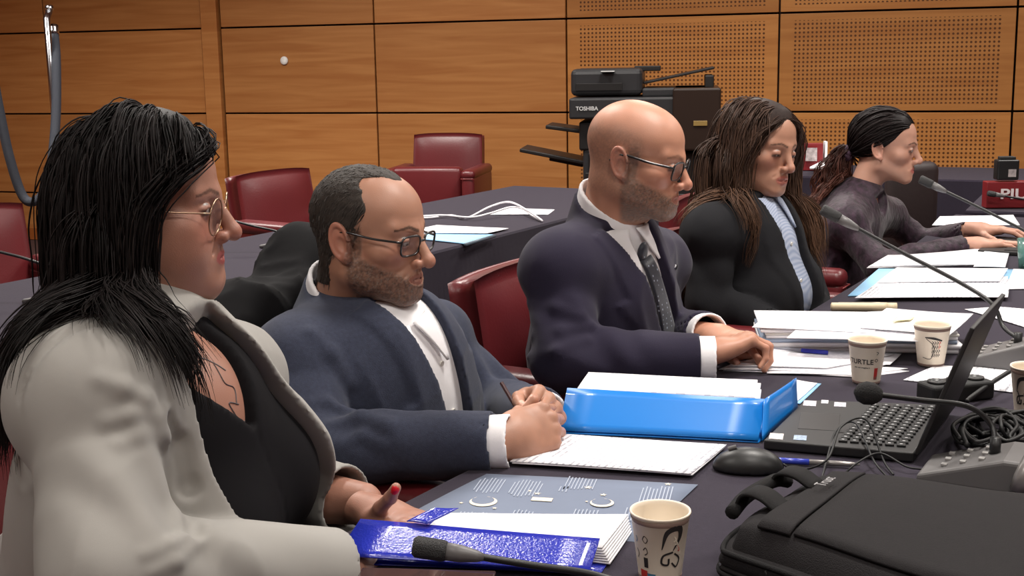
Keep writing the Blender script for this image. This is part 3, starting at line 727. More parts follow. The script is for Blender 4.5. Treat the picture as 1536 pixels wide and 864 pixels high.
def trousers(person, b, kn=.44, m=None):
    def f(P):
        d = None
        for s in (-1, 1):
            hip = b.H+b.rt*s*.09; kne = hip+NV*kn; kne[2] = .53; ft = kne+NV*-.02; ft[2] = .09
            q = smin(cone(P, hip, kne, .095, .070), cone(P, kne, ft, .068, .050), .03); d = q if d is None else smin(d, q, .02)
        return d
    hip = b.H; far = hip+NV*(kn+.0); lo, hi = bounds([hip, far], .25); lo[2] = .05
    surf('trousers', f, lo, hi, .012, m or M_dkcloth, person)
    for s in (-1, 1):
        kne = b.H+b.rt*s*.09+NV*(kn-.02); c = kne+NV*.05; c[2] = .05; Rf = np.stack([np.cross(NV, [0, 0, 1.]), NV, [0, 0, 1.]], 1)
        g = lambda P: np.maximum(smin(ell(P, c, (.045, .13, .045), Rf), cone(P, kne*[1, 1, 0]+[0, 0, .06], kne*[1, 1, 0]+[0, 0, .11], .042, .045), .03), -(P[..., 2]-.004))
        lo, hi = bounds([c], .19); lo[2] = -.02; hi[2] = .16; surf('shoe', g, lo, hi, .009, mat('black_shoe', (18, 17, 17), .35), person)
def jacket_fn(b, arms, hw, grow=.014, lw=None, lapt=.005, fold=.004, seed=0., xc=0., zlo=-.5, depth=.0, folds=(), zhem=None):
    """torso shell with sleeves; hw(z): half width of the front opening, lw(z): lapel width"""
    ups = b.up.astype(f32)
    built = []
    def f(P, plain=False):
        q = b.q(P); x, y, z = q[..., 0], q[..., 1], q[..., 2]
        d = b.torso(P)-grow
        d = d-fold*(ridged(q+seed, (11, 11, 5))+.6*ridged(q+seed+7, (7, 7, 13)))*sst(.30, .1, z)
        z = z-b.zN; edge = np.abs(x-xc)-np.interp(z, *hw).astype(f32)
        if lw is not None:
            m = sst(-.003, .005, np.interp(z, *lw).astype(f32)-edge)*(edge > -.02)*(y > 0); d = d-lapt*m
        d = smax(d, -np.maximum(edge, -y+depth), .005)
        for (S_, E, W_, r, amp) in arms:
            a, t, u = arm(P, S_, E, W_, r)
            a = a-sleeve_folds(P, S_, E, W_, amp, seed)
            dr = unit(W_-E); a = smax(a, plane(P, W_, dr), .004); a = smax(a, -cone(P, W_-dr*.04, W_+dr*.05, r[2]-.006, r[2]-.006), .003)
            d = smin(d, a, (.014+.055*sst(.5, .0, t)).astype(f32))
        if not plain:
            if folds and not built:
                g = lambda Q: f(Q, True)
                for (pts, r, k) in folds:
                    W_ = [pix(g, u, v, .70*r if r > 0 else .2*r) for (u, v) in pts]; built.extend((W_[i], W_[i+1], r*(.45+.55*math.sin(math.pi*(i+.3)/(len(W_)))), r*(.45+.55*math.sin(math.pi*(i+1)/(len(W_)))), k) for i in range(len(W_)-1))
            for (p0, p1, r0, r1, k) in built:
                if r0 > 0: d = smin(d, cone(P, p0, p1, r0, r1), k)
                else: d = smax(d, -cone(P, p0, p1, -r0, -r1), k)
        if zhem is not None: d = np.maximum(d, -(z-zhem))
        return d
    return f
def core(parts, b, arms, skin, scale=.72, h=.009, torso=True, rr=None):
    """the body under the clothes: slim trunk and arms down to the wrists"""
    def f(P):
        d = b.torso(P)+.014 if torso else np.full(P.shape[:-1], 9, f32)
        for (S_, E, W_, r, amp) in arms:
            dr = unit(W_-E); q = rr or (.050, .042, .0250)
            d = smin(d, smin(cone(P, S_, E, q[0], q[1]), cone(P, E, W_+dr*(.03 if rr else .0), q[1], q[2]), .02), .03)
        return d
    pts = [b.H, b.N, b.SR, b.SL]+[a[i] for a in arms for i in (1, 2)]
    lo, hi = bounds(pts, .22); V, F = nets(f, lo, hi, h); n = vnoise(V.astype(f32)*50)
    parts.add(V, F, np.array(lin(skin))[None]*(1+.1*(n-.5))[:, None])
def bbox(b, arms, pad=.20): return bounds([b.H, b.N, b.SR, b.SL]+[a[i] for a in arms for i in (1, 2)], pad)
def cuff(name, person, E, W_, r, m, out=.014):
    dr = unit(np.asarray(W_)-E)
    def f(P):
        q = P-np.asarray(W_, f32); h = q@dr.astype(f32); rho = np.sqrt(np.maximum(0, (q*q).sum(-1)-h*h))
        return np.maximum(np.abs(rho-r)-.0028, np.abs(h-(out-.02)/1.0)-.020)
    lo, hi = bounds([W_], .075); return surf(name, f, lo, hi, .0032, m, person)
def sheet_on(name, b, f, us, vs, m, person, lift=.003, thick=.003, curve=None, sm=True):
    """a strip of cloth laid on a garment: us(v)->(left,right) in chest x, vs list of chest z"""
    G = []
    for v in vs:
        l, r = us(v); G.append([b.wn(l+(r-l)*k/8, .40, v) for k in range(9)])
    G = np.array(G); P = project(f, G.reshape(-1, 3), -b.fw, 60).reshape(G.shape)+b.fw*lift
    return MB().sheet(P).build(name, m, person, smooth=sm, solid=thick)
M_white = mat('white_shirt_cotton', (236, 234, 236), .8, bump=(60, .15))

# ------------------------------------------------------------------ woman in the light grey jacket
def woman_grey():
    pos = at(222, 308, 1.66); R = headrot(math.radians(2), .03, 0.02); N = at(212, 512, 1.665)
    SR, ER, WR = at(134, 602, 1.49), at(165, 862, 1.39), at(505, 862, 1.58)
    SL, EL, WL = at(335, 575, 1.88), at(395, 735, 1.96), at(520, 752, 1.86)
    b = Body((-.62, 1.78, .56), at(235, 690, 1.68), N, SR, SL, math.radians(-16), cw=.165, cdp=.150, bw=.165, bd=.165, hw=.20, hd=.18, rs=.070, bust=(.075, .115, -.03, .088), bel=.03)
    e = empty('person', (b.H[0], b.H[1], 0), 'person in light grey jacket and black top, long dark hair, thin round glasses', 'person')
    sk = (164, 118, 100); p = dict(skin=sk, female=True, fat=1., jaw=1.0, open=.0042, lip=(176, 84, 84), red=(166, 86, 72), neck=.058, nose=1.05, brow=(70, 48, 40), cr=.013)
    arms = [(SR, ER, WR, (.067, .073, .057), .006), (SL, EL, WL, (.066, .064, .054), .005)]
    B = Parts(); fh = place_head(B, p, pos, R, N); core(B, b, arms, sk, h=.006, rr=(.06, .05, .031))
    # right hand under the folder, left hand holding it with the thumb up
    hb = hand_bones([(.25, .35, .2)]*4); place_hand(B, hb, -1, WR+unit(WR-ER)*.045, WR-ER+np.array([0, .12, -.03]), (0, 0, 1), sk, (190, 20, 40), True)
    hl = hand_bones([(.35, .7, .4), (.4, .7, .4), (.45, .7, .4), (.5, .7, .4)], thumb=(.1, .1, -.15), thumb_dir=(.35, .75, .75))
    place_hand(B, hl, 1, at(560, 768, 1.80), at(640, 792, 1.74)-at(560, 768, 1.80), (0, .15, 1), sk, (205, 14, 34), True, tup=(.25, -.8, .5))
    B.build('body', M_skin, e); eyes(e, pos, R, (.1, .0)); glasses(e, pos, R, 'round', M_gold, w=.050, hgt=.047, r=.0011, z0=-.010)
    mj = mat('light_grey_suiting', (150, 147, 142), .85, var=(7, .03), bump=(1600, .10), sheen=.1)
    jf = jacket_fn(b, arms, ([-.6, -.42, -.22, -.08, .05], [.140, .140, .134, .108, .072]), grow=.018, lw=([-.45, -.33, -.15, -.05, .05], [.0, .03, .055, .05, .03]), fold=.0030, seed=2.3, depth=.0,
        folds=[(((150, 570), (185, 582), (215, 600), (240, 622), (260, 650)), .0065, .016), (((160, 632), (195, 624), (228, 628), (250, 642), (266, 668)), .0065, .016), (((175, 668), (205, 654), (235, 650), (262, 658)), .006, .016), (((215, 832), (255, 818), (292, 800)), .007, .010), (((225, 858), (262, 842), (298, 812)), .007, .010), (((250, 628), (270, 668), (284, 730), (293, 795)), -.010, .012), (((28, 600), (55, 540), (100, 500), (150, 486), (200, 496)), -.0030, .006)])
    lo, hi = bbox(b, arms, .22)
    cl = lambda P: collar(P, b.N-b.up*.005, b.up+b.fw*.10, b.fw, .090, .076, .040, .006, gap=1.1, drop=.03)
    surf('jacket', lambda P: smin(jf(P), cl(P), .012), lo, hi, .0040, mj, e, it=6)
    tf = lambda P: smax(b.torso(P)-.002, -np.maximum(np.abs(b.q(P)[..., 0])-np.interp(b.q(P)[..., 2]-b.zN, [-.085, .02, .2], [.0, .085, .12]).astype(f32), -b.q(P)[..., 1]), .004)
    tf2 = lambda P: np.maximum(tf(P), -(b.q(P)[..., 1]+.02))
    surf('top', tf2, lo, hi, .006, mat('black_jersey', (15, 13, 16), .85, spec=.18, bump=(40, .1)), e)
    # tattoo lines on the chest
    for (pts) in (((-.010, -.02), (-.002, -.035), (-.012, -.045), (.0, -.058)), ((-.02, -.03), (-.012, -.02), (.0, -.012), (.01, -.02)), ((-.004, -.06), (.012, -.052), (.008, -.075), (-.002, -.08))):
        s = spline([(a, .4, c) for a, c in pts], 16); Q = project(lambda P: b.torso(P)+.014, np.array([b.wn(*k) for k in s]), -b.fw, 60)+b.fw*.0005
        MB().tube(Q, .0009, 4).build('tattoo', mat('tattoo_ink', (92, 84, 86), .6), e)
    # hair: combed from a parting, falling over ear and shoulders
    hair = Parts(); hair_cap(hair, fh, pos, R, (20, 16, 16), th=.012)
    body = lambda P: np.minimum(fh((P-pos.astype(f32))@R.astype(f32), ears=False, feat=False), jf(P, True)-.004)
    rng = np.random.default_rng(11); rt = scalp_roots(fh, 420, rng=rng); lim = face_limit(pos, R, [-.20, -.12, -.06, -.02, .02, .05, .075, .10], [.12, .030, .012, .014, .024, .050, .084, .110])
    sg = np.sign(rt[:, 0]+.022); d0 = np.stack([sg*.8, -.22+0*sg, -.2+0*sg], 1)+rng.normal(size=rt.shape)*.05
    rt = np.concatenate([rt, part_roots(fh, -.022, 90, rng)]); sg = np.sign(rt[:, 0]+.022); d0 = np.stack([sg*.8, -.22+0*sg, -.2+0*sg], 1)+rng.normal(size=rt.shape)*.05
    fr = rt[:, 1] > -.01
    for m, dl, g in ((fr, .0160, .20), (~fr, .0132, .20)):
        strands(hair, rt[m]@R.T+pos, tang(fh, rt[m], d0[m])@R.T, body, 26, dl, (25, 20, 20), rad=.0011, grav=g, off=(.007, .020), wave=.11, wfreq=62, jit=.07, rng=rng, lenj=.34, stiff=.78, kids=18, clump=.0072, limit=lim, taper=.95)
    rt = scalp_roots(fh, 60, rng=rng); sg = np.sign(rt[:, 0]+.022); d0 = np.stack([sg*.8, -.3+0*sg, -.25+0*sg], 1)
    strands(hair, rt@R.T+pos, tang(fh, rt, d0)@R.T, body, 28, .0125, (36, 29, 27), rad=.0008, grav=.18, off=(.010, .020), wave=.20, wfreq=75, jit=.10, rng=rng, lenj=.3, kids=5, clump=.010, limit=lim)
    hair.build('hair', M_hair, e); trousers(e, b)
# ------------------------------------------------------------------ man in the blue blazer, hands clasped
def man_blazer():
    pos = at(558, 352, 2.20); R = headrot(math.radians(-24), .06, -.02); N = at(520, 488, 2.29)
    SR, ER, WR = at(446, 545, 2.14), at(480, 674, 2.04), at(742, 664, 1.985)
    SL, EL, WL = at(650, 510, 2.50), at(748, 612, 2.47), at(812, 622, 2.20)
    b = Body((-.30, 2.36, .52), at(578, 600, 2.28), N, SR, SL, math.radians(-38), cw=.175, cdp=.125, bw=.17, bd=.145, rs=.055, bel=.02)
    e = empty('person', (b.H[0], b.H[1], 0), 'person in a dark blue blazer and open white shirt, hands clasped, wearing rectangular glasses', 'person')
    sk = (172, 126, 104); p = dict(red=(168, 94, 78), skin=sk, jaw=1.06, fat=.0, open=.0030, lid=.001, lip=(140, 88, 76), stub=(54, 43, 38), beard=.0024, stubk=1.0, greychin=.15, neck=.060, brow=(34, 27, 24), nose=1.12)
    arms = [(SR, ER, WR, (.064, .064, .050), .006), (SL, EL, WL, (.060, .057, .048), .006)]
    B = Parts(); fh = place_head(B, p, pos, R, N); core(B, b, arms, sk, h=.009)
    # clasped hands: the near one seen from the back, the far one's fingers laid over it
    c = at(802, 632, 2.04)
    h1 = hand_bones([(.75, .95, .5), (.8, 1.0, .5), (.85, 1.0, .5), (.9, 1.0, .5)], thumb=(.2, .5, .4), thumb_dir=(.35, .85, -.35))
    yd = at(838, 630, 2.04)-at(762, 655, 1.99); place_hand(B, h1, -1, at(757, 660, 1.985), yd, at(757, 560, 1.55)-at(757, 660, 1.985), sk, (214, 168, 150), h=.0017)
    h2 = hand_bones([(.65, 1.0, .45), (.70, 1.05, .45), (.75, 1.05, .45), (.8, 1.1, .5)], thumb=(.2, .5, .4), thumb_dir=(.35, .85, -.35))
    place_hand(B, h2, 1, at(800, 612, 2.17), at(832, 606, 2.06)-at(800, 612, 2.17), np.array([.72, .25, .62]), sk, (214, 168, 150), h=.0017)
    B.build('body', M_skin, e); eyes(e, pos, R, (0, -.5)); glasses(e, pos, R, 'rect', M_black_frame, w=.053, hgt=.033, r=.0020, z0=-.006, tem=.0021)
    mj = mat('dark_blue_flannel', (54, 58, 74), .95, var=(160, .16), spec=.2, bump=(700, .3), sheen=.1)
    jf = jacket_fn(b, arms, ([-.6, -.42, -.22, -.08, .0, .06], [.014, .018, .028, .036, .046, .058]), grow=.014, lw=([-.40, -.28, -.13, -.10, -.095, .06], [.0, .03, .075, .085, .06, .045]), fold=.005, seed=5.1, xc=-.032,
        folds=[(((465, 500), (495, 530), (525, 575)), .009, .015), (((495, 640), (540, 628), (585, 640)), .010, .015), (((450, 610), (490, 605), (525, 620)), .008, .012), (((500, 672), (545, 655), (575, 668)), .008, .012)])
    lo, hi = bbox(b, arms, .20); ax = unit(pos-N-R[:, 1]*.04)
    cl = lambda P: collar(P, b.N+b.up*.012, ax, b.fw, .084, .072, .048, .006, gap=.80, drop=.03)
    surf('blazer', lambda P: smin(jf(P), cl(P), .012), lo, hi, .0050, mj, e, it=6)
    sf = lambda P: b.torso(P)-.004
    front = lambda P: np.maximum(sf(P)-.0015*ridged(b.q(P), (20, 20, 9)), -(b.q(P)[..., 1]+.03))
    sc = lambda P: collar(P, b.N+b.up*.028, ax, b.fw, .074, .065, .050, .0042, gap=.22, drop=.030)
    surf('shirt', front, lo, hi, .0055, M_white, e); surf('shirt_collar', sc, *bounds([b.N], .14), .0030, M_white, e)
    for s in (1, -1): sheet_on('collar_point', b, lambda P: smin(b.torso(P)-.006, sc(P), .01), lambda v, s=s: tuple(sorted((s*(.006+.032*(.01-v)/.075), s*(.054-.012*(.01-v)/.075)))), np.linspace(-.065, .01, 7), M_white, e, lift=.009, thick=.004)
    for z in (-.07, -.16, -.25, -.34): 
        q = project(sf, [b.wn(-.030, .4, z)], -b.fw, 60)[0]; MB().lathe([(0, -.001), (.0055, -.001), (.005, .002), (0, .002)], q+b.fw*.001, 12, b.R@rotx(-math.pi/2)).build('button', mat('shirt_button', (225, 222, 215), .4), e)
    cuff('shirt_cuff', e, ER, WR, .041, M_white, .026); cuff('shirt_cuff', e, EL, WL, .039, M_white, .022)
    hair = Parts(); ex = lambda L: .030*np.exp(-((np.abs(L[..., 0])-.046)/.020)**2)*sst(.055, .08, L[..., 2])-.022*np.exp(-(L[..., 0]/.028)**2)*sst(.06, .09, L[..., 2])+.012*(vnoise(L*130)-.5)
    hair_cap(hair, fh, pos, R, (52, 45, 40), 'short', .0022, .0026, ex, .0015)
    rng = np.random.default_rng(5); rt = scalp_roots(fh, 3600, 'short', rng); rt = rt[rt[:, 1]+ex(rt) < yline(rt[:, 2], 'short')]
    d0 = np.stack([rt[:, 0]*2, -.8+0*rt[:, 0]+.5*(rt[:, 1] < -.05), -.15-.9*(rt[:, 2] < .075)-.6*(rt[:, 1] < -.04)], 1)+rng.normal(size=rt.shape)*.12; nn = grad(lambda Q: fh(Q, ears=False, feat=False), rt); d0 = d0-nn*((d0*nn).sum(1)+.06)[:, None]
    fb = lambda P: fh((P-pos.astype(f32))@R.astype(f32), ears=False, feat=False)
    strands(hair, rt@R.T+pos, d0@R.T, fb, 4, .0052, (58, 51, 46), rad=.0007, grav=.06, off=(.001, .0040), jit=.04, rng=rng, lenj=.5, tip=(96, 90, 86))
    hair.build('hair', M_hairm, e); trousers(e, b)
    pen = MB().tube([at(752, 574, 2.10), at(785, 630, 2.07)], .0034, 8).build('pen', mat('dark_red_pen', (62, 26, 28), .35)); tag(pen, 'slim dark red pen held upright in the clasped hands', 'pen')
# ------------------------------------------------------------------ bald man in the navy suit
def man_navy():
    pos = at(958, 238, 2.62); R = headrot(math.radians(-22), .17, .0); N = at(918, 358, 2.72)
    SR, ER, WR = at(842, 405, 2.58), at(848, 538, 2.52), at(1050, 538, 2.50)
    SL, EL, WL = at(980, 398, 2.98), at(985, 500, 2.92), at(1058, 500, 2.68)
    b = Body((.19, 2.86, .53), at(905, 480, 2.76), N, SR, SL, math.radians(-28), cw=.180, cdp=.130, bw=.175, bd=.150, rs=.064, bel=.025)
    e = empty('person', (b.H[0], b.H[1], 0), 'bald bearded person in a navy suit and dotted tie, wearing black glasses', 'person')
    sk = (188, 136, 112); p = dict(skin=sk, jaw=1.10, open=.0030, lid=.001, lip=(150, 90, 78), stub=(72, 60, 52), beard=.0032, stubk=1.05, greychin=.55, neck=.066, brow=(90, 66, 54), browk=.5, shaved=(120, 96, 84), nose=1.05, red=(190, 100, 82))
    arms = [(SR, ER, WR, (.063, .066, .050), .006), (SL, EL, WL, (.062, .058, .048), .005)]
    B = Parts(); fh = place_head(B, p, pos, R, N, .0023); core(B, b, arms, sk, h=.010)
    h1 = hand_bones([(.65, 1.0, .6), (.7, 1.1, .6), (.75, 1.1, .6), (.8, 1.1, .6)], thumb=(.3, .3, .2), thumb_dir=(.5, .8, -.3))
    place_hand(B, h1, -1, at(1064, 530, 2.50), at(1120, 510, 2.52)-at(1064, 530, 2.50), (0, .25, 1), sk, (216, 170, 152))
    h2 = hand_bones([(.30, .45, .3), (.45, .6, .4), (.5, .7, .4), (.55, .7, .4)], thumb=(.2, .2, .1), thumb_dir=(.4, .85, -.3))
    place_hand(B, h2, 1, at(1066, 502, 2.66), at(1130, 512, 2.58)-at(1066, 502, 2.66), (0, .1, 1), sk, (216, 170, 152))
    B.build('body', M_skin, e); eyes(e, pos, R, (0, -.4)); glasses(e, pos, R, 'rect', M_black_frame, w=.053, hgt=.036, r=.0021, z0=-.006, tem=.0027)
    mj = mat('navy_suiting', (36, 31, 50), .85, spec=.25, var=(9, .05), bump=(600, .15), sheen=.08)
    jf = jacket_fn(b, arms, ([-.6, -.42, -.22, -.08, .0, .06], [.014, .028, .040, .045, .052, .060]), grow=.014, lw=([-.40, -.28, -.13, -.10, -.095, .06], [.0, .03, .080, .088, .062, .045]), fold=.006, seed=9.4,
        folds=[(((795, 455), (835, 462), (870, 475)), .009, .014), (((800, 505), (840, 498), (885, 490)), .009, .014), (((795, 535), (835, 528), (880, 512)), .008, .014)])
    lo, hi = bbox(b, arms, .20); ax = unit(pos-N-R[:, 1]*.05)
    cl = lambda P: collar(P, b.N+b.up*.015, ax, b.fw, .092, .078, .055, .006, gap=.75, drop=.03)
    surf('suit_jacket', lambda P: smin(jf(P), cl(P), .012), lo, hi, .0055, mj, e, it=6)
    sf = lambda P: b.torso(P)-.003; front = lambda P: np.maximum(sf(P), -(b.q(P)[..., 1]+.03))
    sc = lambda P: collar(P, b.N+b.up*.040, ax, b.fw, .080, .071, .052, .0042, gap=.16, drop=.030)
    surf('shirt', front, lo, hi, .0060, M_white, e); surf('shirt_collar', sc, *bounds([b.N], .14), .0030, M_white, e)
    fs = lambda P: smin(b.torso(P)-.005, sc(P), .01)
    for s in (1, -1): sheet_on('collar_point', b, fs, lambda v, s=s: tuple(sorted((s*(.006+.032*(.01-v)/.075), s*(.054-.012*(.01-v)/.075)))), np.linspace(-.065, .01, 7), M_white, e, lift=.009, thick=.004)
    tm = mat('dotted_tie_silk', (30, 32, 46), .5, sheen=.2); nt = tm.node_tree; N_ = nt.nodes
    vo = N_.new('ShaderNodeTexVoronoi'); vo.inputs['Scale'].default_value = 95; vo.inputs['Randomness'].default_value = .15; tc = N_.new('ShaderNodeTexCoord'); nt.links.new(tc.outputs['Object'], vo.inputs['Vector'])
    cr = N_.new('ShaderNodeValToRGB'); cr.color_ramp.elements[0].color = (*lin((150, 158, 175)), 1); cr.color_ramp.elements[1].color = (*lin((30, 32, 46)), 1); cr.color_ramp.elements[0].position = .18; cr.color_ramp.elements[1].position = .24
    nt.links.new(vo.outputs['Distance'], cr.inputs[0]); nt.links.new(cr.outputs[0], N_['Principled BSDF'].inputs['Base Color'])
    tie = sheet_on('tie', b, sf, lambda v: (-.018-.075*(-.05-v) if v > -.35 else -.0405, .018+.075*(-.05-v) if v > -.35 else .0405), np.linspace(-.05, -.46, 24), tm, e, lift=.007, thick=.006)
    kn = project(sf, [b.wn(0, .4, -.042)], -b.fw, 60)[0]
    surf('tie_knot', lambda P: ell(P, kn+b.fw*.004, (.018, .010, .027), b.R), *bounds([kn], .05), .004, tm, tie)
    pin = project(jf, [b.wn(-.10, .4, -.11)], -b.fw, 60)[0]; MB().lathe([(0, 0), (.007, 0), (.006, .003), (0, .003)], pin+b.fw*.003, 14, b.R@rotx(-math.pi/2)).build('lapel_pin', M_chrome, e)
    cuff('shirt_cuff', e, ER, WR, .042, M_white, .030); cuff('shirt_cuff', e, EL, WL, .040, M_white, .024)
    trousers(e, b)
# ------------------------------------------------------------------ woman speaking, long brown hair
def woman_brown():
    pos = at(1140, 222, 3.30); R = headrot(math.radians(-50), .13, -.10); N = at(1126, 326, 3.335)
    SR, ER, WR = at(1068, 352, 3.20), at(1062, 455, 3.20), at(1165, 492, 3.16)
    SL, EL, WL = at(1186, 345, 3.52), at(1208, 440, 3.52), at(1240, 490, 3.30)
    b = Body((.60, 3.36, .52), at(1135, 430, 3.36), N, SR, SL, math.radians(-40), cw=.145, cdp=.105, bw=.138, bd=.118, hw=.165, rs=.053, bust=(.062, .080, -.01, .058))
    e = empty('person', (b.H[0], b.H[1], 0), 'person with long wavy brown hair speaking, black jacket over a pale blue striped shirt', 'person')
    sk = (176, 130, 108); p = dict(red=(172, 100, 84), skin=sk, female=True, jaw=.96, open=.0020, lid=.004, lip=(172, 98, 88), mouth=.003, neck=.050, brow=(58, 40, 34))
    arms = [(SR, ER, WR, (.057, .055, .044), .005), (SL, EL, WL, (.056, .054, .044), .005)]
    B = Parts(); fh = place_head(B, p, pos, R, N, .0026); core(B, b, arms, sk, h=.010)
    hb = hand_bones([(.3, .4, .2)]*4)
    for s, E, W_ in ((-1, ER, WR), (1, EL, WL)): place_hand(B, hb, s, W_+unit(W_-E)*.02, W_-E, (0, 0, 1), sk, (190, 90, 90), True, h=.0026)
    B.build('body', M_skin, e); eyes(e, pos, R, (0, -.5))
    mj = mat('black_jacket_wool', (28, 28, 31), .9, spec=.2, var=(9, .06), bump=(500, .15))
    jf = jacket_fn(b, arms, ([-.6, -.42, -.22, -.08, .05], [.022, .030, .042, .048, .055]), grow=.014, lw=([-.42, -.28, -.12, -.08, .06], [.0, .03, .060, .060, .035]), fold=.005, seed=12.)
    lo, hi = bbox(b, arms, .19)
    cl = lambda P: collar(P, b.N+b.up*.010, b.up+b.fw*.1, b.fw, .080, .068, .045, .006, gap=.9, drop=.03)
    surf('jacket', lambda P: smin(jf(P), cl(P), .012), lo, hi, .0062, mj, e, it=6)
    ms = mat('pale_blue_striped_shirt', (150, 160, 182), .8); nt = ms.node_tree; N_ = nt.nodes; wv = N_.new('ShaderNodeTexWave'); wv.inputs['Scale'].default_value = 85; wv.bands_direction = 'X'
    tc = N_.new('ShaderNodeTexCoord'); mp = N_.new('ShaderNodeMapping'); mp.inputs['Rotation'].default_value = (0, 0, math.radians(40)); nt.links.new(tc.outputs['Object'], mp.inputs[0]); nt.links.new(mp.outputs[0], wv.inputs['Vector'])
    cr = N_.new('ShaderNodeValToRGB'); cr.color_ramp.elements[0].color = (*lin((142, 154, 180)), 1); cr.color_ramp.elements[1].color = (*lin((172, 180, 198)), 1); nt.links.new(wv.outputs['Fac'], cr.inputs[0]); nt.links.new(cr.outputs[0], N_['Principled BSDF'].inputs['Base Color'])
    sf = lambda P: b.torso(P)-.004; front = lambda P: np.maximum(sf(P), -(b.q(P)[..., 1]+.02))
    sc = lambda P: collar(P, b.N+b.up*.030, b.up+b.fw*.12, b.fw, .066, .062, .045, .003, gap=.50, drop=.03)
    surf('shirt', front, lo, hi, .0065, ms, e); surf('shirt_collar', sc, *bounds([b.N], .14), .0030, ms, e)
    fs = lambda P: smin(b.torso(P)-.006, sc(P), .01)
    for s in (1, -1): sheet_on('collar_point', b, fs, lambda v, s=s: tuple(sorted((s*(.006+.032*(.01-v)/.075), s*(.054-.012*(.01-v)/.075)))), np.linspace(-.065, .01, 7), ms, e, lift=.007, thick=.004)
    for z in (-.10, -.19): q = project(sf, [b.wn(.0, .4, z)], -b.fw, 60)[0]; MB().lathe([(0, -.001), (.0055, -.001), (.005, .002), (0, .002)], q+b.fw*.001, 12, b.R@rotx(-math.pi/2)).build('button', mat('shirt_button', (225, 222, 215), .4), e)
    hair = Parts(); hair_cap(hair, fh, pos, R, (44, 32, 28), th=.010)
    body = lambda P: np.minimum(fh((P-pos.astype(f32))@R.astype(f32), ears=False, feat=False), jf(P, True)-.002)
    rng = np.random.default_rng(21); rt = np.concatenate([scalp_roots(fh, 330, rng=rng), part_roots(fh, -.004, 70, rng)]); lim = face_limit(pos, R, [-.16, -.10, -.05, -.01, .03, .06, .085, .11], [.12, .050, .036, .042, .056, .068, .082, .10])
    sg = np.sign(rt[:, 0]+.004); d0 = np.stack([sg*.8, -.22+0*sg, -.2+0*sg], 1)+rng.normal(size=rt.shape)*.06
    strands(hair, rt@R.T+pos, tang(fh, rt, d0)@R.T, body, 26, .0178, (60, 44, 37), rad=.0014, grav=.20, off=(.004, .018), wave=.24, wfreq=52, jit=.10, rng=rng, lenj=.35, stiff=.78, kids=11, clump=.007, limit=lim, tip=(108, 78, 58), taper=.8)
    hair.build('hair', M_hair, e); trousers(e, b)
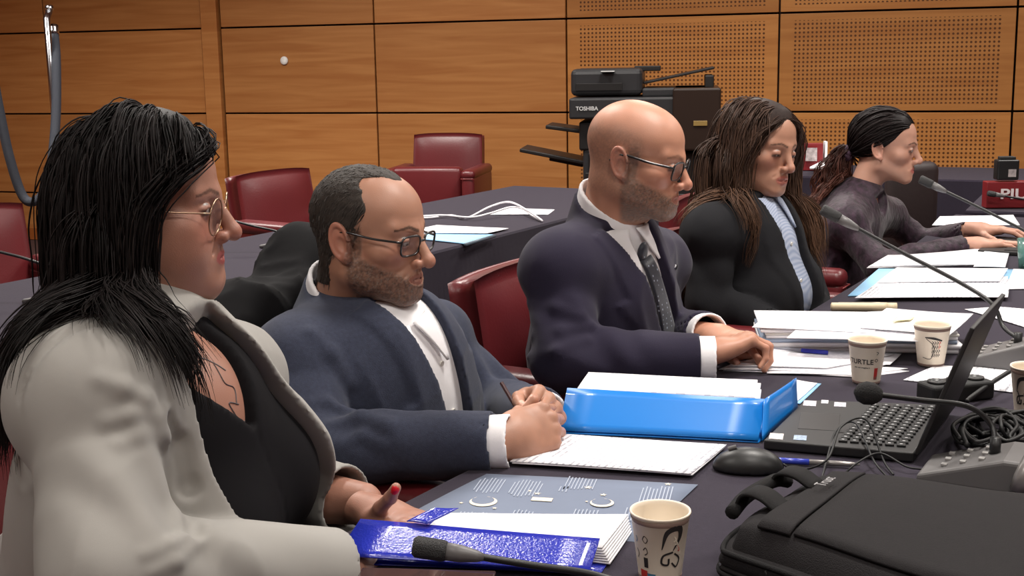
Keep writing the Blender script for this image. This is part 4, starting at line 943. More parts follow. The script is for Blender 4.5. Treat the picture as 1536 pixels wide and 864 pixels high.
# ------------------------------------------------------------------ woman typing, ponytail
def woman_velvet():
    pos = at(1330, 220, 4.15); R = headrot(math.radians(-24), .10, .0); N = at(1288, 302, 4.20)
    SR, ER, WR = at(1268, 336, 4.05), at(1318, 398, 3.98), at(1447, 369, 4.02)
    SL, EL, WL = at(1330, 325, 4.40), at(1385, 368, 4.42), at(1452, 346, 4.25)
    b = Body((.93, 4.28, .52), at(1248, 385, 4.24), N, SR, SL, math.radians(-28), cw=.15, cdp=.105, bw=.14, bd=.115, hw=.17, rs=.048, bust=(.06, .08, -.02, .06))
    e = empty('person', (b.H[0], b.H[1], 0), 'person with a curly dark ponytail in a crushed purple velvet top, typing', 'person')
    sk = (190, 144, 124); p = dict(red=(186, 126, 108), skin=sk, female=True, jaw=.92, open=.0040, lip=(176, 92, 90), neck=.047, brow=(50, 36, 32))
    arms = [(SR, ER, WR, (.052, .049, .034), .006), (SL, EL, WL, (.050, .047, .034), .006)]
    B = Parts(); fh = place_head(B, p, pos, R, N, .0028); core(B, b, arms, sk, h=.010)
    hb = hand_bones([(.15, .35, .25), (.1, .35, .25), (.1, .35, .25), (.15, .35, .25)], spread=.10, thumb=(.2, .2, .1))
    place_hand(B, hb, -1, at(1456, 367, 4.02), at(1520, 366, 4.0)-at(1456, 367, 4.02), (0, .1, 1), sk, (216, 168, 152), True, h=.0026)
    place_hand(B, hb, 1, at(1461, 344, 4.24), at(1525, 347, 4.18)-at(1461, 344, 4.24), (0, .1, 1), sk, (216, 168, 152), True, h=.0026)
    B.build('body', M_skin, e); eyes(e, pos, R, (0, -.1))
    mv = mat('crushed_velvet', (46, 30, 42), .60, spec=.3, sheen=.15, var=(60, .9), bump=(60, 1.0), stretch=(1, 1, .6))
    jf = jacket_fn(b, arms, ([-.5, -.05, -.04, .1], [-.2, -.2, .02, .085]), grow=.010, fold=.006, seed=17.)
    lo, hi = bbox(b, arms, .19); surf('velvet_top', jf, lo, hi, .0065, mv, e)
    hair = Parts(); hair_cap(hair, fh, pos, R, (24, 18, 18), th=.008, extra=lambda L: .10*sst(-.012, -.06, L[..., 2]))
    tie = np.array([0, -.118, -.035]); tw = R@tie+pos
    fb = lambda P: fh((P-pos.astype(f32))@R.astype(f32), ears=False, feat=False)
    rng = np.random.default_rng(31); rt = scalp_roots(fh, 260, rng=rng); rt = rt[(rt[:, 2] > -.03) | (rt[:, 1] < -.07)]
    strands(hair, rt@R.T+pos, (tie-rt)@R.T, fb, 14, .014, (30, 22, 22), rad=.0014, grav=.5, off=(.007, .012), jit=.02, rng=rng, lenj=.05, kids=5, clump=.004, steer=lambda P, t: (tw-P)/(np.linalg.norm(tw-P, axis=1)[:, None]+.01), stiff=.5)
    body = lambda P: np.minimum(fb(P), jf(P, True)-.002)
    n = 130; P0 = tw+rng.normal(size=(n, 3))*.012; d0 = np.tile(R@np.array([0, -.8, -.6]), (n, 1))+rng.normal(size=(n, 3))*.35
    strands(hair, P0, d0, body, 24, .0115, (62, 36, 30), rad=.0014, grav=.13, off=(.004, .03), wave=.55, wfreq=95, jit=.2, rng=rng, lenj=.45, kids=7, clump=.006, tip=(104, 58, 44))
    h = hair.build('hair', M_hair, e)
    a = np.linspace(0, 2*np.pi, 40); Rt = R; ring = np.stack([.020*np.cos(a)*(1+.15*np.sin(9*a)), .006*np.sin(7*a), .020*np.sin(a)*(1+.15*np.cos(8*a))], 1)
    MB().tube(tw+ring@R.T, .010, 8, cap=False).build('hair_tie', mat('purple_scrunchie', (52, 28, 46), .8, bump=(120, .4)), e, smooth=True)
    trousers(e, b)
PEOPLE = dict(woman_grey=woman_grey, man_blazer=man_blazer, man_navy=man_navy, woman_brown=woman_brown, woman_velvet=woman_velvet)
for nm, fn in PEOPLE.items():
    t = time.time(); fn(); print(nm, round(time.time()-t, 1))
# ================================================================== things on the tables
ZS = ZT+.0012
def quad(name, pts, z, m, parent=None, th=.0012, n=6, curl=0., **k):
    """sheet through four table points given in order; curl lifts one corner"""
    c = [np.asarray(p, float) if len(p) == 3 else on(p[0], p[1], z) for p in pts]; G = []
    for i in range(n+1):
        u = i/n; a = c[0]+(c[3]-c[0])*u; b_ = c[1]+(c[2]-c[1])*u
        G.append([a+(b_-a)*j/n+np.array([0, 0, curl*(max(0, u*j/n-.3))**2+.0012*math.sin(3*u+2.2*j/n)]) for j in range(n+1)])
    return MB().sheet(G).build(name, m, parent, smooth=True, solid=th, **k)
def paper_mat(name, col=(240, 239, 243), lines=0., ang=0., ink=(180, 180, 190)):
    m = bpy.data.materials.new(name); m.use_nodes = True; nt = m.node_tree; N = nt.nodes; L = nt.links; b = N['Principled BSDF']
    b.inputs['Roughness'].default_value = .75; b.inputs['Specular IOR Level'].default_value = .25; b.inputs['Base Color'].default_value = (*lin(col), 1)
    if lines:
        tc = N.new('ShaderNodeTexCoord'); mp = N.new('ShaderNodeMapping'); mp.inputs['Rotation'].default_value = (0, 0, ang); L.new(tc.outputs['Object'], mp.inputs[0])
        sx = N.new('ShaderNodeSeparateXYZ'); L.new(mp.outputs[0], sx.inputs[0])
        w = N.new('ShaderNodeMath'); w.operation = 'MULTIPLY'; w.inputs[1].default_value = lines; L.new(sx.outputs['X'], w.inputs[0]); fr = N.new('ShaderNodeMath'); fr.operation = 'FRACT'; L.new(w.outputs[0], fr.inputs[0])
        lt = N.new('ShaderNodeMath'); lt.operation = 'LESS_THAN'; lt.inputs[1].default_value = .36; L.new(fr.outputs[0], lt.inputs[0])
        mp2 = N.new('ShaderNodeMapping'); mp2.inputs['Rotation'].default_value = (0, 0, ang); mp2.inputs['Scale'].default_value = (lines, 190, 1); L.new(tc.outputs['Object'], mp2.inputs[0])
        n = N.new('ShaderNodeTexNoise'); n.inputs['Scale'].default_value = 1.0; n.inputs['Detail'].default_value = 2; L.new(mp2.outputs[0], n.inputs['Vector'])
        n2 = N.new('ShaderNodeTexNoise'); n2.inputs['Scale'].default_value = 16; L.new(tc.outputs['Object'], n2.inputs['Vector'])
        g1 = N.new('ShaderNodeMath'); g1.operation = 'GREATER_THAN'; g1.inputs[1].default_value = .44; L.new(n.outputs['Fac'], g1.inputs[0])
        g2 = N.new('ShaderNodeMath'); g2.operation = 'GREATER_THAN'; g2.inputs[1].default_value = .45; L.new(n2.outputs['Fac'], g2.inputs[0])
        a = N.new('ShaderNodeMath'); a.operation = 'MULTIPLY'; L.new(lt.outputs[0], a.inputs[0]); L.new(g1.outputs[0], a.inputs[1]); a2 = N.new('ShaderNodeMath'); a2.operation = 'MULTIPLY'; L.new(a.outputs[0], a2.inputs[0]); L.new(g2.outputs[0], a2.inputs[1])
        mx = N.new('ShaderNodeMixRGB'); mx.inputs[1].default_value = (*lin(col), 1); mx.inputs[2].default_value = (*lin(ink), 1); L.new(a2.outputs[0], mx.inputs[0]); L.new(mx.outputs[0], b.inputs['Base Color'])
    return m
M_pap = paper_mat('white_paper'); M_print = paper_mat('printed_paper', lines=95, ang=math.radians(28)); M_print2 = paper_mat('printed_paper_faint', lines=80, ang=math.radians(-60), ink=(214, 214, 222))
M_bind = mat('bright_blue_card', (22, 120, 205), .32, spec=.5, coat=.25); M_bind2 = mat('indigo_gloss_card', (40, 52, 172), .16, spec=.6, coat=.6, bump=(260, .25)); M_lb = mat('light_blue_card', (150, 200, 236), .55)
M_blk = mat('black_plastic', (24, 24, 25), .42); M_blk2 = mat('matt_black_plastic', (20, 20, 21), .7); M_rub = mat('black_rubber', (16, 16, 17), .6); M_grey = mat('grey_plastic', (96, 94, 94), .45); M_silver = mat('silver_plastic', (150, 146, 144), .32, metal=.5)
def pile(label, layers, group=None, name='paper_stack'):
    """layers: (corner pixels, z, thickness, material, curl)"""
    c = np.mean([on(p[0], p[1], ZS) for p in layers[0][0]], 0); e = empty(name, (c[0], c[1], ZT), label, 'papers' if name == 'paper_stack' else 'folder', group)
    for q in layers: quad('sheet', q[0], q[1]+q[2]/2, q[3], e, th=q[2], curl=q[4] if len(q) > 4 else 0)
    return e
def slab_layers(pts, z0, n, th, mats, jit=5, rng=random.Random(4)):
    out = []; z = z0
    for i in range(n):
        p = [(x+rng.uniform(-jit, jit), y+rng.uniform(-jit, jit)*.4) for x, y in pts]; t = th if not isinstance(th, (list, tuple)) else th[i]; out.append((p, z, t, mats[i % len(mats)])); z += t+.0008
    return out
# ---- indigo folder of the woman in grey, with loose papers under the cover
e = empty('document_folder', on(700, 820), 'glossy indigo folder lying under the near gooseneck microphone', 'folder')
quad('back_cover', [(520, 846), (600, 778), (945, 795), (900, 862)], ZS+.001, M_bind2, e, th=.0015)
quad('front_cover', [on(505, 834, .764), on(541, 780, .786), on(900, 807, .784), on(884, 858, .764)], 0, M_bind2, e, th=.0018)
quad('flap', [on(610, 782, .79), on(652, 763, .80), on(688, 761, .80), on(640, 786, .79)], 0, M_bind2, e, th=.0012)
pile('white papers sticking out from under the glossy indigo folder cover', [([(620, 812), (655+2*i, 780-1.5*i), (948-1*i, 796-4.2*i), (915-2*i, 846-4*i)], ZS+.003+.0030*i, .0018, M_pap if i < 6 else M_print2) for i in range(7)])
# ---- slate sheet with moons and stars
M_slate = mat('slate_blue_paper', (112, 122, 142), .8, var=(30, .03)); M_cream = mat('cream_print', (226, 214, 196), .8); M_line = mat('pale_print', (164, 172, 188), .8)
mc = [on(730, 711, ZS), on(1047, 728, ZS), on(955, 812, ZS), on(598, 780, ZS)]
ms = quad('menu_sheet', mc, 0, M_slate, None, th=.0008); tag(ms, 'slate blue printed sheet with cream moons and stars, on the dark cloth', 'sheet of paper')
ax_u = unit(mc[1]-mc[0]); ax_v = unit(mc[3]-mc[0])
def onm(px, py): return on(px, py, ZS+.0022)
def crescent(px, py, r, a=0.):
    o = onm(px, py); th = np.linspace(.45, 2*np.pi-.45, 22)+a; out = [o+r*(math.cos(t)*ax_u-math.sin(t)*NV*0+math.sin(t)*np.cross([0, 0, 1.], ax_u)) for t in th]
    inn = [o+(r*.82)*(math.cos(t)*ax_u+math.sin(t)*np.cross([0, 0, 1.], ax_u))+ax_u*math.cos(a)*r*.26+np.cross([0, 0, 1.], ax_u)*math.sin(a)*r*.26 for t in th]
    k = len(th); MB().add(np.array(out+inn), [[i, i+1, k+i+1, k+i] for i in range(k-1)]).build('moon_print', M_cream, ms)
def star(px, py, r, n=5):
    o = onm(px, py); P = [o+(r if i % 2 == 0 else r*.42)*(math.cos(i*math.pi/n+.3)*ax_u+math.sin(i*math.pi/n+.3)*np.cross([0, 0, 1.], ax_u)) for i in range(2*n)]
    MB().add(np.array([o]+P), [[0, 1+i, 1+(i+1) % (2*n)] for i in range(2*n)]).build('star_print', M_cream, ms)
crescent(725, 752, .020, 1.9); crescent(903, 754, .017, 1.9)
for q in ((806, 740, .006), (882, 731, .007), (905, 742, .006), (692, 754, .004), (742, 762, .004), (1002, 726, .006), (880, 752, .003), (795, 736, .004)): star(*q)
MB().box((0, 0, 0), (.030, .014, .0004), np.stack([ax_u, np.cross([0, 0, 1.], ax_u), [0, 0, 1.]], 1)).build('badge_print', M_cream, ms).location = tuple(onm(813, 749))
def textblock(px, py, n, w, k=.0052):
    b = MB(); d2 = np.cross([0, 0, 1.], ax_u); R_ = np.stack([d2, ax_u, [0, 0, 1.]], 1); o = onm(px, py); rr = random.Random(px)
    for i in range(n): L_ = w*rr.uniform(.6, 1); b.box(o+ax_u*i*k-d2*(w-L_)*.5*0, (L_, .0016, .0003), R_)
    b.build('text_print', M_line, ms)
for q in ((716, 727, 8, .07), (768, 731, 9, .075), (850, 724, 9, .065), (770, 770, 6, .035), (862, 768, 7, .03), (690, 770, 8, .02), (962, 742, 9, .085), (938, 770, 9, .06), (840, 733, 3, .03)): textblock(*q)
# ---- white printed stack before the clasped hands
pile('neat printed white sheets before the clasped hands of the man in the blazer', slab_layers([(766, 694), (834, 653), (1090, 668), (1037, 712)], ZS, 3, .0016, [M_pap], 3)+[([(765, 692), (832, 651), (1090, 666), (1036, 711)], ZS+.0075, .001, M_print)])
# ---- bright blue document case with its papers
e = empty('document_folder', on(1000, 640), 'bright blue thick document folder with papers bulging out on top', 'folder')
quad('back_cover', [(840, 650), (900, 600), (1200, 612), (1138, 664)], ZS, M_bind, e, th=.002)
quad('front_flap', [on(838, 646, .750), on(851, 583, .803), on(1150, 598, .803), on(1137, 661, .750)], 0, M_bind, e, th=.002)
quad('side_flap', [on(1143, 661, .750), on(1146, 600, .803), on(1194, 566, .803), on(1196, 614, .750)], 0, M_bind, e, th=.002)
fA, fB = on(838, 646, .750), on(1137, 661, .750); fd = unit((fB-fA)*[1, 1, 0]); fp = np.array([-fd[1], fd[0], 0])
e = empty('paper_stack', (fA+fB)/2+fp*.1, 'thick papers filling the bright blue document folder', 'papers')
for i in range(9):
    z = ZS+.003+.0058*i; j0, j1 = random.uniform(-.004, .004), random.uniform(-.004, .004); sh = .014+.088*(z-ZT)/.056; a0 = fA+fd*(.014+j0)+fp*sh; b0 = fB-fd*(.006+j1)+fp*sh
    quad('sheet', [np.array([*q[:2], z]) for q in (a0, a0+fp*(.215-sh), b0+fp*(.215-sh), b0)], 0, M_pap if i < 8 else M_print2, e, th=.0046)
pl = pile('loose corner of papers behind the bright blue document folder', [([(1170, 602), (1190, 572), (1232, 575), (1200, 606)], ZS, .0015, M_lb), ([(1172, 596), (1190, 570), (1226, 574), (1196, 602)], ZS+.003, .0015, M_pap)])
# ---- fanned sheets with a pen, before the bald man
pile('fanned loose sheets beside the cuff of the bald man in navy', [([(1085, 556), (1140, 536), (1364, 556), (1290, 566)], ZS, .0012, M_pap), ([(1150, 560), (1180, 540), (1362, 552), (1280, 563)], ZS+.002, .0012, M_pap), ([(1078, 554), (1150, 528), (1330, 548), (1262, 558)], ZS+.004, .0012, M_pap, .006), ([(1058, 540), (1150, 521), (1352, 530), (1335, 547)], ZS+.006, .0012, M_pap), ([(1092, 549), (1140, 522), (1345, 531), (1240, 552)], ZS+.0085, .0012, M_print2, .004)])
pn = empty('ballpoint_pen', on(1200, 527, ZS+.014), 'blue and white ballpoint pen lying on the fanned sheets', 'pen')
a, b_ = on(1160, 522, ZS+.015), on(1242, 529, ZS+.015); MB().tube([a+(b_-a)*.0, a+(b_-a)*.52], [.0018, .0042], 10).build('barrel', mat('pen_clear', (120, 122, 132), .3), pn, smooth=True); MB().tube([a+(b_-a)*.52, b_], [.0046, .0046], 10).build('cap', mat('pen_blue', (26, 34, 150), .3), pn, smooth=True)
# ---- tall stack of files
sA, sB = on(1146, 529, ZS), on(1440, 532, ZS); sd = unit((sB-sA)*[1, 1, 0]); sp_ = np.array([-sd[1], sd[0], 0]); e = empty('paper_stack', (sA+sB)/2+sp_*.1, 'tall stack of files and white papers beneath the far gooseneck microphone', 'papers'); z = ZS
for i, (th, mm) in enumerate(((.010, M_pap), (.009, M_pap), (.007, mat('grey_blue_card', (150, 164, 186), .7)), (.006, M_pap), (.005, mat('cream_card', (222, 220, 214), .7)), (.005, M_pap))):
    j0, j1, j2 = random.uniform(-.008, .008), random.uniform(-.008, .008), random.uniform(0, .01); a0, b0 = sA+sd*j0+sp_*j2, sB+sd*j1+sp_*j2*.6
    quad('sheet', [np.array([*q[:2], z+th/2]) for q in (a0, a0+sp_*.21, b0+sp_*.21, b0)], 0, mm, e, th=th); z += th+.0012
for q, dz, mm, cu in (([(1180, 507), (1215, 478), (1420, 480), (1402, 513)], .001, M_pap, 0), ([(1128, 491), (1150, 474), (1332, 466), (1310, 500)], .004, M_print2, 0), ([(1290, 492), (1330, 463), (1460, 472), (1424, 503)], .007, M_print2, .006)): quad('sheet', q, z+dz, mm, e, th=.0015, curl=cu)
nt_ = quad('sticky_note', [(1338, 483), (1345, 476), (1372, 475), (1366, 480)], .808, mat('yellow_note', (236, 226, 178), .8), None, th=.0006); tag(nt_, 'small pale yellow note on the tall stack of files', 'note')
# ---- sheets further along
pile('white sheet lying beyond the laptop hinge, beside the paper cups', [([(1355, 570), (1404, 549), (1545, 552), (1545, 592)], ZS, .0012, M_print)])
pile('white sheet under the curve of the far microphone neck', [([(1447, 464), (1500, 461), (1560, 464), (1550, 495), (1480, 486)][:4], ZS, .0012, M_print)])
pile('light blue folder holding two fans of white printed sheets', [([(1272, 444), (1318, 404), (1520, 404), (1506, 440)], ZS, .003, M_lb), ([(1288, 445), (1322, 420), (1512, 414), (1508, 444)], ZS+.006, .0012, M_print2), ([(1282, 447), (1320, 424), (1515, 418), (1512, 446)], ZS+.009, .0012, M_print), ([(1315, 424), (1345, 402), (1512, 402), (1500, 422)], ZS+.012, .0012, M_print2)])
pile('loose sheets between the velvet sleeve and the light blue folder', [([(1300, 402), (1332, 383), (1450, 380), (1478, 398)], ZS+.001, .0012, M_pap), ([(1302, 400), (1335, 384), (1480, 373), (1466, 397)], ZS+.004, .0012, M_print2, .01), ([(1460, 400), (1478, 376), (1514, 378), (1508, 401)], ZS+.0065, .0012, M_pap)])
pile('white sheets at the table edge past the light blue folder', [([(1508, 434), (1520, 404), (1560, 404), (1560, 434)], ZS, .0012, M_print2)])
pile('white papers beside the wrists of the typing woman', [([(1398, 338), (1410, 325), (1520, 322), (1530, 338)], ZS, .0015, M_print2)])
c_ = empty('spectacle_case', on(1295, 462), 'slim cream spectacle case lying on the dark cloth', 'case')
a, b_ = on(1246, 460, ZS+.010), on(1345, 461, ZS+.010); MB().tube(spline([a, a*.9+b_*.1, a*.5+b_*.5, a*.15+b_*.85], 14), [.006]+[.0105]*10+[.012]*3, 12).build('body', mat('cream_leather', (208, 192, 160), .55), c_, smooth=True)
MB().tube([a*.15+b_*.85, b_], .0115, 12).build('cap', mat('cream_leather', (208, 192, 160), .55), c_, smooth=True)
a, b_ = on(1258, 455, ZS+.005), on(1320, 455, ZS+.005); pn = empty('pencil', a, 'thin pencil lying behind the cream spectacle case', 'pencil'); MB().tube([a, b_], .0035, 6).build('shaft', mat('pencil_grey', (140, 130, 118), .5), pn); MB().tube([b_, b_+(b_-a)*.08], [.0035, .0006], 6).build('tip', M_blk2, pn)
# ---- paper cups
M_cup = mat('cup_paper', (226, 214, 196), .6); M_cupin = mat('cup_inside', (236, 226, 196), .55); M_cupband = mat('cup_band_brown', (118, 96, 88), .6); M_ink = mat('cup_ink_black', (40, 36, 36), .6); M_cred = mat('cup_red', (190, 52, 48), .6); M_cblue = mat('cup_blue', (70, 120, 150), .6)
def cup(px, py, label, art, face=0., H=.083, r0=.0255, r1=.0355):
    o = on(px, py, ZS); e = empty('paper_cup', o, label, 'cup', None)
    rr = lambda z: r0+(r1-r0)*z/H
    MB().lathe([(r0-.002, .004), (r0, 0), (rr(.004), .004), (r1, H-.002), (r1+.0016, H), (r1+.0012, H+.002), (r1-.0012, H+.0012), (r1-.0018, H-.004), (r0-.0012, .007), (0, .007)], o, 40).build('body', M_cup, e, smooth=True)
    MB().lathe([(rr(H-.009)+.0004, H-.009), (r1+.0006, H-.0035), (r1+.0002, H-.0032), (rr(H-.009), H-.0092)], o, 40, cap=False).build('rim_band', M_cupband, e, smooth=True)
    MB().lathe([(r0+.0005, .002), (rr(.006)+.0005, .006), (rr(.006), .0062), (r0, .0018)], o, 40, cap=False).build('foot_band', M_cupband, e, smooth=True)
    toc = math.atan2(-o[1], -o[0])+face
    def wrap(V, lift=.0005):      # flat art in metres (x around, y up) onto the cup wall
        V = np.asarray(V, float); z = V[:, 1]; r = np.array([rr(q) for q in z])+lift; a = toc+V[:, 0]/.031; return np.stack([o[0]+r*np.cos(a), o[1]+r*np.sin(a), o[2]+z], 1)
    def stroke(pts, w, m, nm='print'):
        p = spline(pts, 26); t = np.gradient(p, axis=0); t /= np.linalg.norm(t, axis=1)[:, None]; n = np.stack([-t[:, 1], t[:, 0]], 1); ww = np.broadcast_to(np.asarray(w, float) if np.ndim(w) == 0 else np.interp(np.linspace(0, 1, 26), np.linspace(0, 1, len(w)), w), (26,))[:, None]
        V = np.concatenate([p-n*ww/2, p+n*ww/2]); mobj(nm, wrap(V), [[i, i+1, 27+i, 26+i] for i in range(25)], m, e)
    def patch(x0, x1, y0, y1, m, nm='print'):
        g = [(x0+(x1-x0)*i/4, y) for y in (y0, y1) for i in range(5)]; mobj(nm, wrap(g), [[i, i+1, 6+i, 5+i] for i in range(4)], m, e)
    def word(s, size, x, y, m):
        q = text('lettering', s, size, np.eye(4), m, e, 0, bold=size*.015)
        V = np.zeros(len(q.data.vertices)*3); q.data.vertices.foreach_get('co', V); V = V.reshape(-1, 3)[:, :2]+[x, y]; q.data.vertices.foreach_set('co', wrap(V, .0008).ravel()); q.matrix_parent_inverse = PM(e).inverted()
    art(stroke, patch, word); return e
def swirl(stroke, patch, word, x=0.0, y=.03):
    stroke([(x-.012, y+.012), (x-.006, y+.034), (x+.008, y+.038), (x+.010, y+.026), (x+.002, y+.010)], [.001, .006, .008, .005, .001], M_ink)
    stroke([(x+.002, y+.008), (x-.010, y+.004), (x-.012, y-.006), (x-.004, y-.008), (x-.003, y+.0)], .0026, M_ink); stroke([(x+.004, y+.006), (x+.012, y-.002), (x+.008, y-.012), (x+.001, y-.006)], .0022, M_ink)
    for i in range(5): stroke([(x+.002+.002*i, y+.028-.004*i), (x+.005+.002*i, y+.024-.005*i), (x+.002+.0022*i, y+.021-.004*i)], .0012, M_cred if i == 3 else M_cup)
def art1(s, p, w):
    swirl(s, p, w, .014, .034); p(-.030, -.018, .004, .016, M_cred); p(-.018, -.006, .004, .013, M_cblue); p(-.022, -.016, .020, .033, M_ink)
    s([(-.020, .036), (-.016, .040), (-.018, .046), (-.022, .042)], .0010, M_ink); s([(-.022, .056), (-.018, .052), (-.015, .057), (-.019, .061), (-.022, .056)], .0009, M_ink)
    s([(-.033, .050), (-.031, .054), (-.033, .058)], .0012, M_cblue); s([(-.033, .030), (-.030, .036), (-.033, .042)], .0010, M_ink)
def art2(s, p, w): 
    w('TURTLE', .0135, -.011, .046, M_ink); w('you can imagine it', .0042, -.009, .035, M_ink); p(.0155, .0235, .012, .034, M_cred); p(.016, .0235, .011, .017, M_cupband)
    s([(.018, .046), (.021, .049), (.018, .052), (.015, .049), (.018, .046)], .001, M_ink); s([(.018, .060), (.021, .064), (.017, .066)], .0012, M_ink)
def art3(s, p, w):
    s([(-.012, .062), (.004, .061), (.020, .056)], [.002, .005, .003], M_ink); s([(-.010, .060), (.004, .046), (.004, .030), (-.002, .018), (-.018, .020)], .0013, M_ink)
    for i in range(16): s([(.001+.0045*(i % 4), .055-.0085*(i//4)), (.004+.0045*(i % 4), .052-.0085*(i//4)), (.001+.0045*(i % 4), .050-.0085*(i//4)), (.003+.004*(i % 4), .048-.0085*(i//4))], .0013, M_cred if i in (3, 7) else M_ink)
def art4(s, p, w): swirl(s, p, w, -.014, .030); s([(-.026, .020), (-.020, .030), (-.024, .044)], .002, M_ink)
cup(990, 864, 'paper cup with black swirl print beside the indigo folder', art1)
cup(1299, 573, 'paper cup with black TURTLE lettering before the stack of files', art2)
cup(1396, 547, 'paper cup with a patterned fan print close to the laptop screen', art3)
cup(1545, 620, 'paper cup with red and black print, beyond the cable tangle', art4)
# ---- gooseneck microphones
def gooseneck(name, label, pts, head, base=None, rn=.0042, hr=.011, arch=True, byaw=YF, bh=.055, foam=False, group=None):
    P = spline(pts, 44); e = empty(name, P[-1]*[1, 1, 0]+[0, 0, ZT], label, 'microphone', group)
    MB().tube(P, rn, 10).build('neck', M_blk, e, smooth=True)
    d = unit(P[0]-P[3])
    if foam: MB().tube([P[0]-d*.004, P[0]+d*.002, P[0]+d*.008, P[0]+d*.020, P[0]+d*.030, P[0]+d*.036], [hr*.5, hr*.8, hr, hr*1.05, hr*.8, hr*.2], 18).build('windscreen', mat('black_foam', (26, 25, 26), .95, bump=(500, .6)), e, smooth=True)
    else:
        MB().tube([P[0]+d*head, P[0]+d*(head-.004), P[0]+d*head*.45, P[0]+d*head*.38], [hr*.75, hr, hr, hr*.9], 18).build('capsule', mat('mic_grille', (40, 39, 40), .55, bump=(900, .8)), e, smooth=True)
        MB().tube([P[0]+d*head*.40, P[0]+d*head*.1, P[0]-d*.012, P[0]-d*.02], [hr*.85, hr*.8, hr*.55, rn], 14).build('collar', M_grey, e, smooth=True)
    if base is not None:
        c = np.asarray(base); R_ = rotz(byaw+math.pi/2); b = MB()
        prof = [(-.10, 0), (-.10, .012), (.02, bh), (.06, bh), (.075, 0)]; k = len(prof); V = [[x, y, z] for y in (-.055, .055) for x, z in prof]
        b.add(np.array(V)@rotz(byaw).T+c, [list(range(k))[::-1], list(range(k, 2*k))]+[[i, (i+1) % k, k+(i+1) % k, k+i] for i in range(k)]).build('base_unit', M_grey, e, bevel=.006)
        if arch:
            t = np.linspace(0, math.pi, 15); A = np.stack([.045+0*t+.02*np.sin(t), .062*np.cos(t), .012+(bh+.006)*np.sin(t)**.7], 1)@rotz(byaw).T+c
            MB().tube(A, .014, 10).build('arch', M_silver, e, smooth=True)
        q = MB()
        for i in range(3):
            for j in range(3): q.box(np.array([-.065+.026*i, -.03+.03*j, .012+(bh-.012)*(.035+.026*i)/.12+.002])@rotz(byaw).T+c, (.008, .010, .003), rotz(byaw))
        q.build('buttons', mat('button_grey', (140, 138, 136), .5), e)
        MB().tube([P[-1]+[0, 0, .012], P[-1]-[0, 0, .02]], .008, 12).build('socket', M_blk, e, smooth=True)
    return e
b1 = on(1010, 1010, ZT); gooseneck('gooseneck_microphone', 'black gooseneck microphone reaching low over the indigo folder', [at(700, 832, 1.44), at(800, 848, 1.435), at(890, 862, 1.42), at(970, 890, 1.39), b1+[0, 0, .06]], .062, b1, hr=.0125, arch=False)
b2 = on(1490, 722, ZT); gooseneck('gooseneck_microphone', 'black gooseneck microphone with foam ball, between laptop and laptop bag', [at(1318, 592, 1.86), at(1380, 600, 1.86), at(1450, 609, 1.87), at(1486, 636, 1.87), b2+[0, 0, .055]], .03, b2, hr=.0165, foam=True, bh=.05)
b3 = on(1525, 548, ZT); gooseneck('gooseneck_microphone', 'black gooseneck microphone crossing the light blue folder, pointed at the brown haired speaker', [at(1276, 337, 2.72), at(1350, 377, 2.70), at(1440, 424, 2.66), at(1488, 456, 2.62), at(1505, 490, 2.60), b3+[0, 0, .055]], .070, b3, hr=.0125, rn=.0045)
b4 = on(1640, 455, ZT); gooseneck('gooseneck_microphone', 'black gooseneck microphone before the face of the typing woman', [at(1410, 283, 3.55), at(1470, 312, 3.52), at(1540, 348, 3.48), at(1600, 385, 3.45), b4+[0, 0, .055]], .062, b4, hr=.0125)
b5 = on(1600, 325, ZT); gooseneck('gooseneck_microphone', 'black gooseneck microphone before the red sign with white letters', [at(1500, 293, 5.0), at(1536, 299, 5.0), at(1580, 306, 5.0), b5+[0, 0, .055]], .05, b5, hr=.0115)
b6 = on(438, 372, ZT); gooseneck('gooseneck_microphone', 'thin gooseneck microphone on the straight table behind the black coat', [at(330, 326, 4.2), at(380, 339, 4.2), at(415, 347, 4.2), at(430, 356, 4.2), b6+[0, 0, .03]], .05, b6, rn=.004, bh=.03, arch=False)
b7 = on(95, 455, ZT); gooseneck('gooseneck_microphone', 'thin gooseneck microphone at the straight table, near the rope post', [at(-45, 368, 3.4), at(0, 378, 3.4), at(45, 390, 3.4), at(80, 405, 3.4), b7+[0, 0, .05]], .05, b7, rn=.004, bh=.03, arch=False)
# ---- laptop
LQ = [on(1145, 676, ZT), on(1207, 614, ZT), on(1426, 622, ZT), on(1370, 696, ZT)]
lc = sum(LQ)/4; e = empty('laptop', lc, 'open black laptop with stickers on its palm rest, between mouse and paper cups', 'laptop'); lu = unit(LQ[1]-LQ[0]); ld = unit((LQ[3]+LQ[2]-LQ[0]-LQ[1])); dep = np.linalg.norm((LQ[3]+LQ[2]-LQ[0]-LQ[1])/2)
M_lap = mat('laptop_black', (30, 29, 30), .5); M_key = mat('keycap_black', (20, 20, 21), .55); M_keyl = mat('key_legend', (170, 170, 172), .6)
MB().add([q+[0, 0, z] for z in (.002, .018) for q in LQ], [[3, 2, 1, 0], [4, 5, 6, 7], [0, 1, 5, 4], [1, 2, 6, 5], [2, 3, 7, 6], [3, 0, 4, 7]]).build('base', M_lap, e, bevel=.003)
kb = MB(); kl = MB(); KR = np.stack([ld, np.cross([0, 0, 1.], ld), [0, 0, 1.]], 1)
def lp(u, v): return LQ[0]*(1-u)*(1-v)+LQ[1]*u*(1-v)+LQ[2]*u*v+LQ[3]*(1-u)*v
keys = []
for r in range(6):
    for k in range(14):
        q = lp(.07+.86*(k+.5)/14, .47+.46*(r+.5)/6); keys.append(q)
kme = MB().box((0, 0, 0), (.0135, .0135, .004), KR); k0 = None
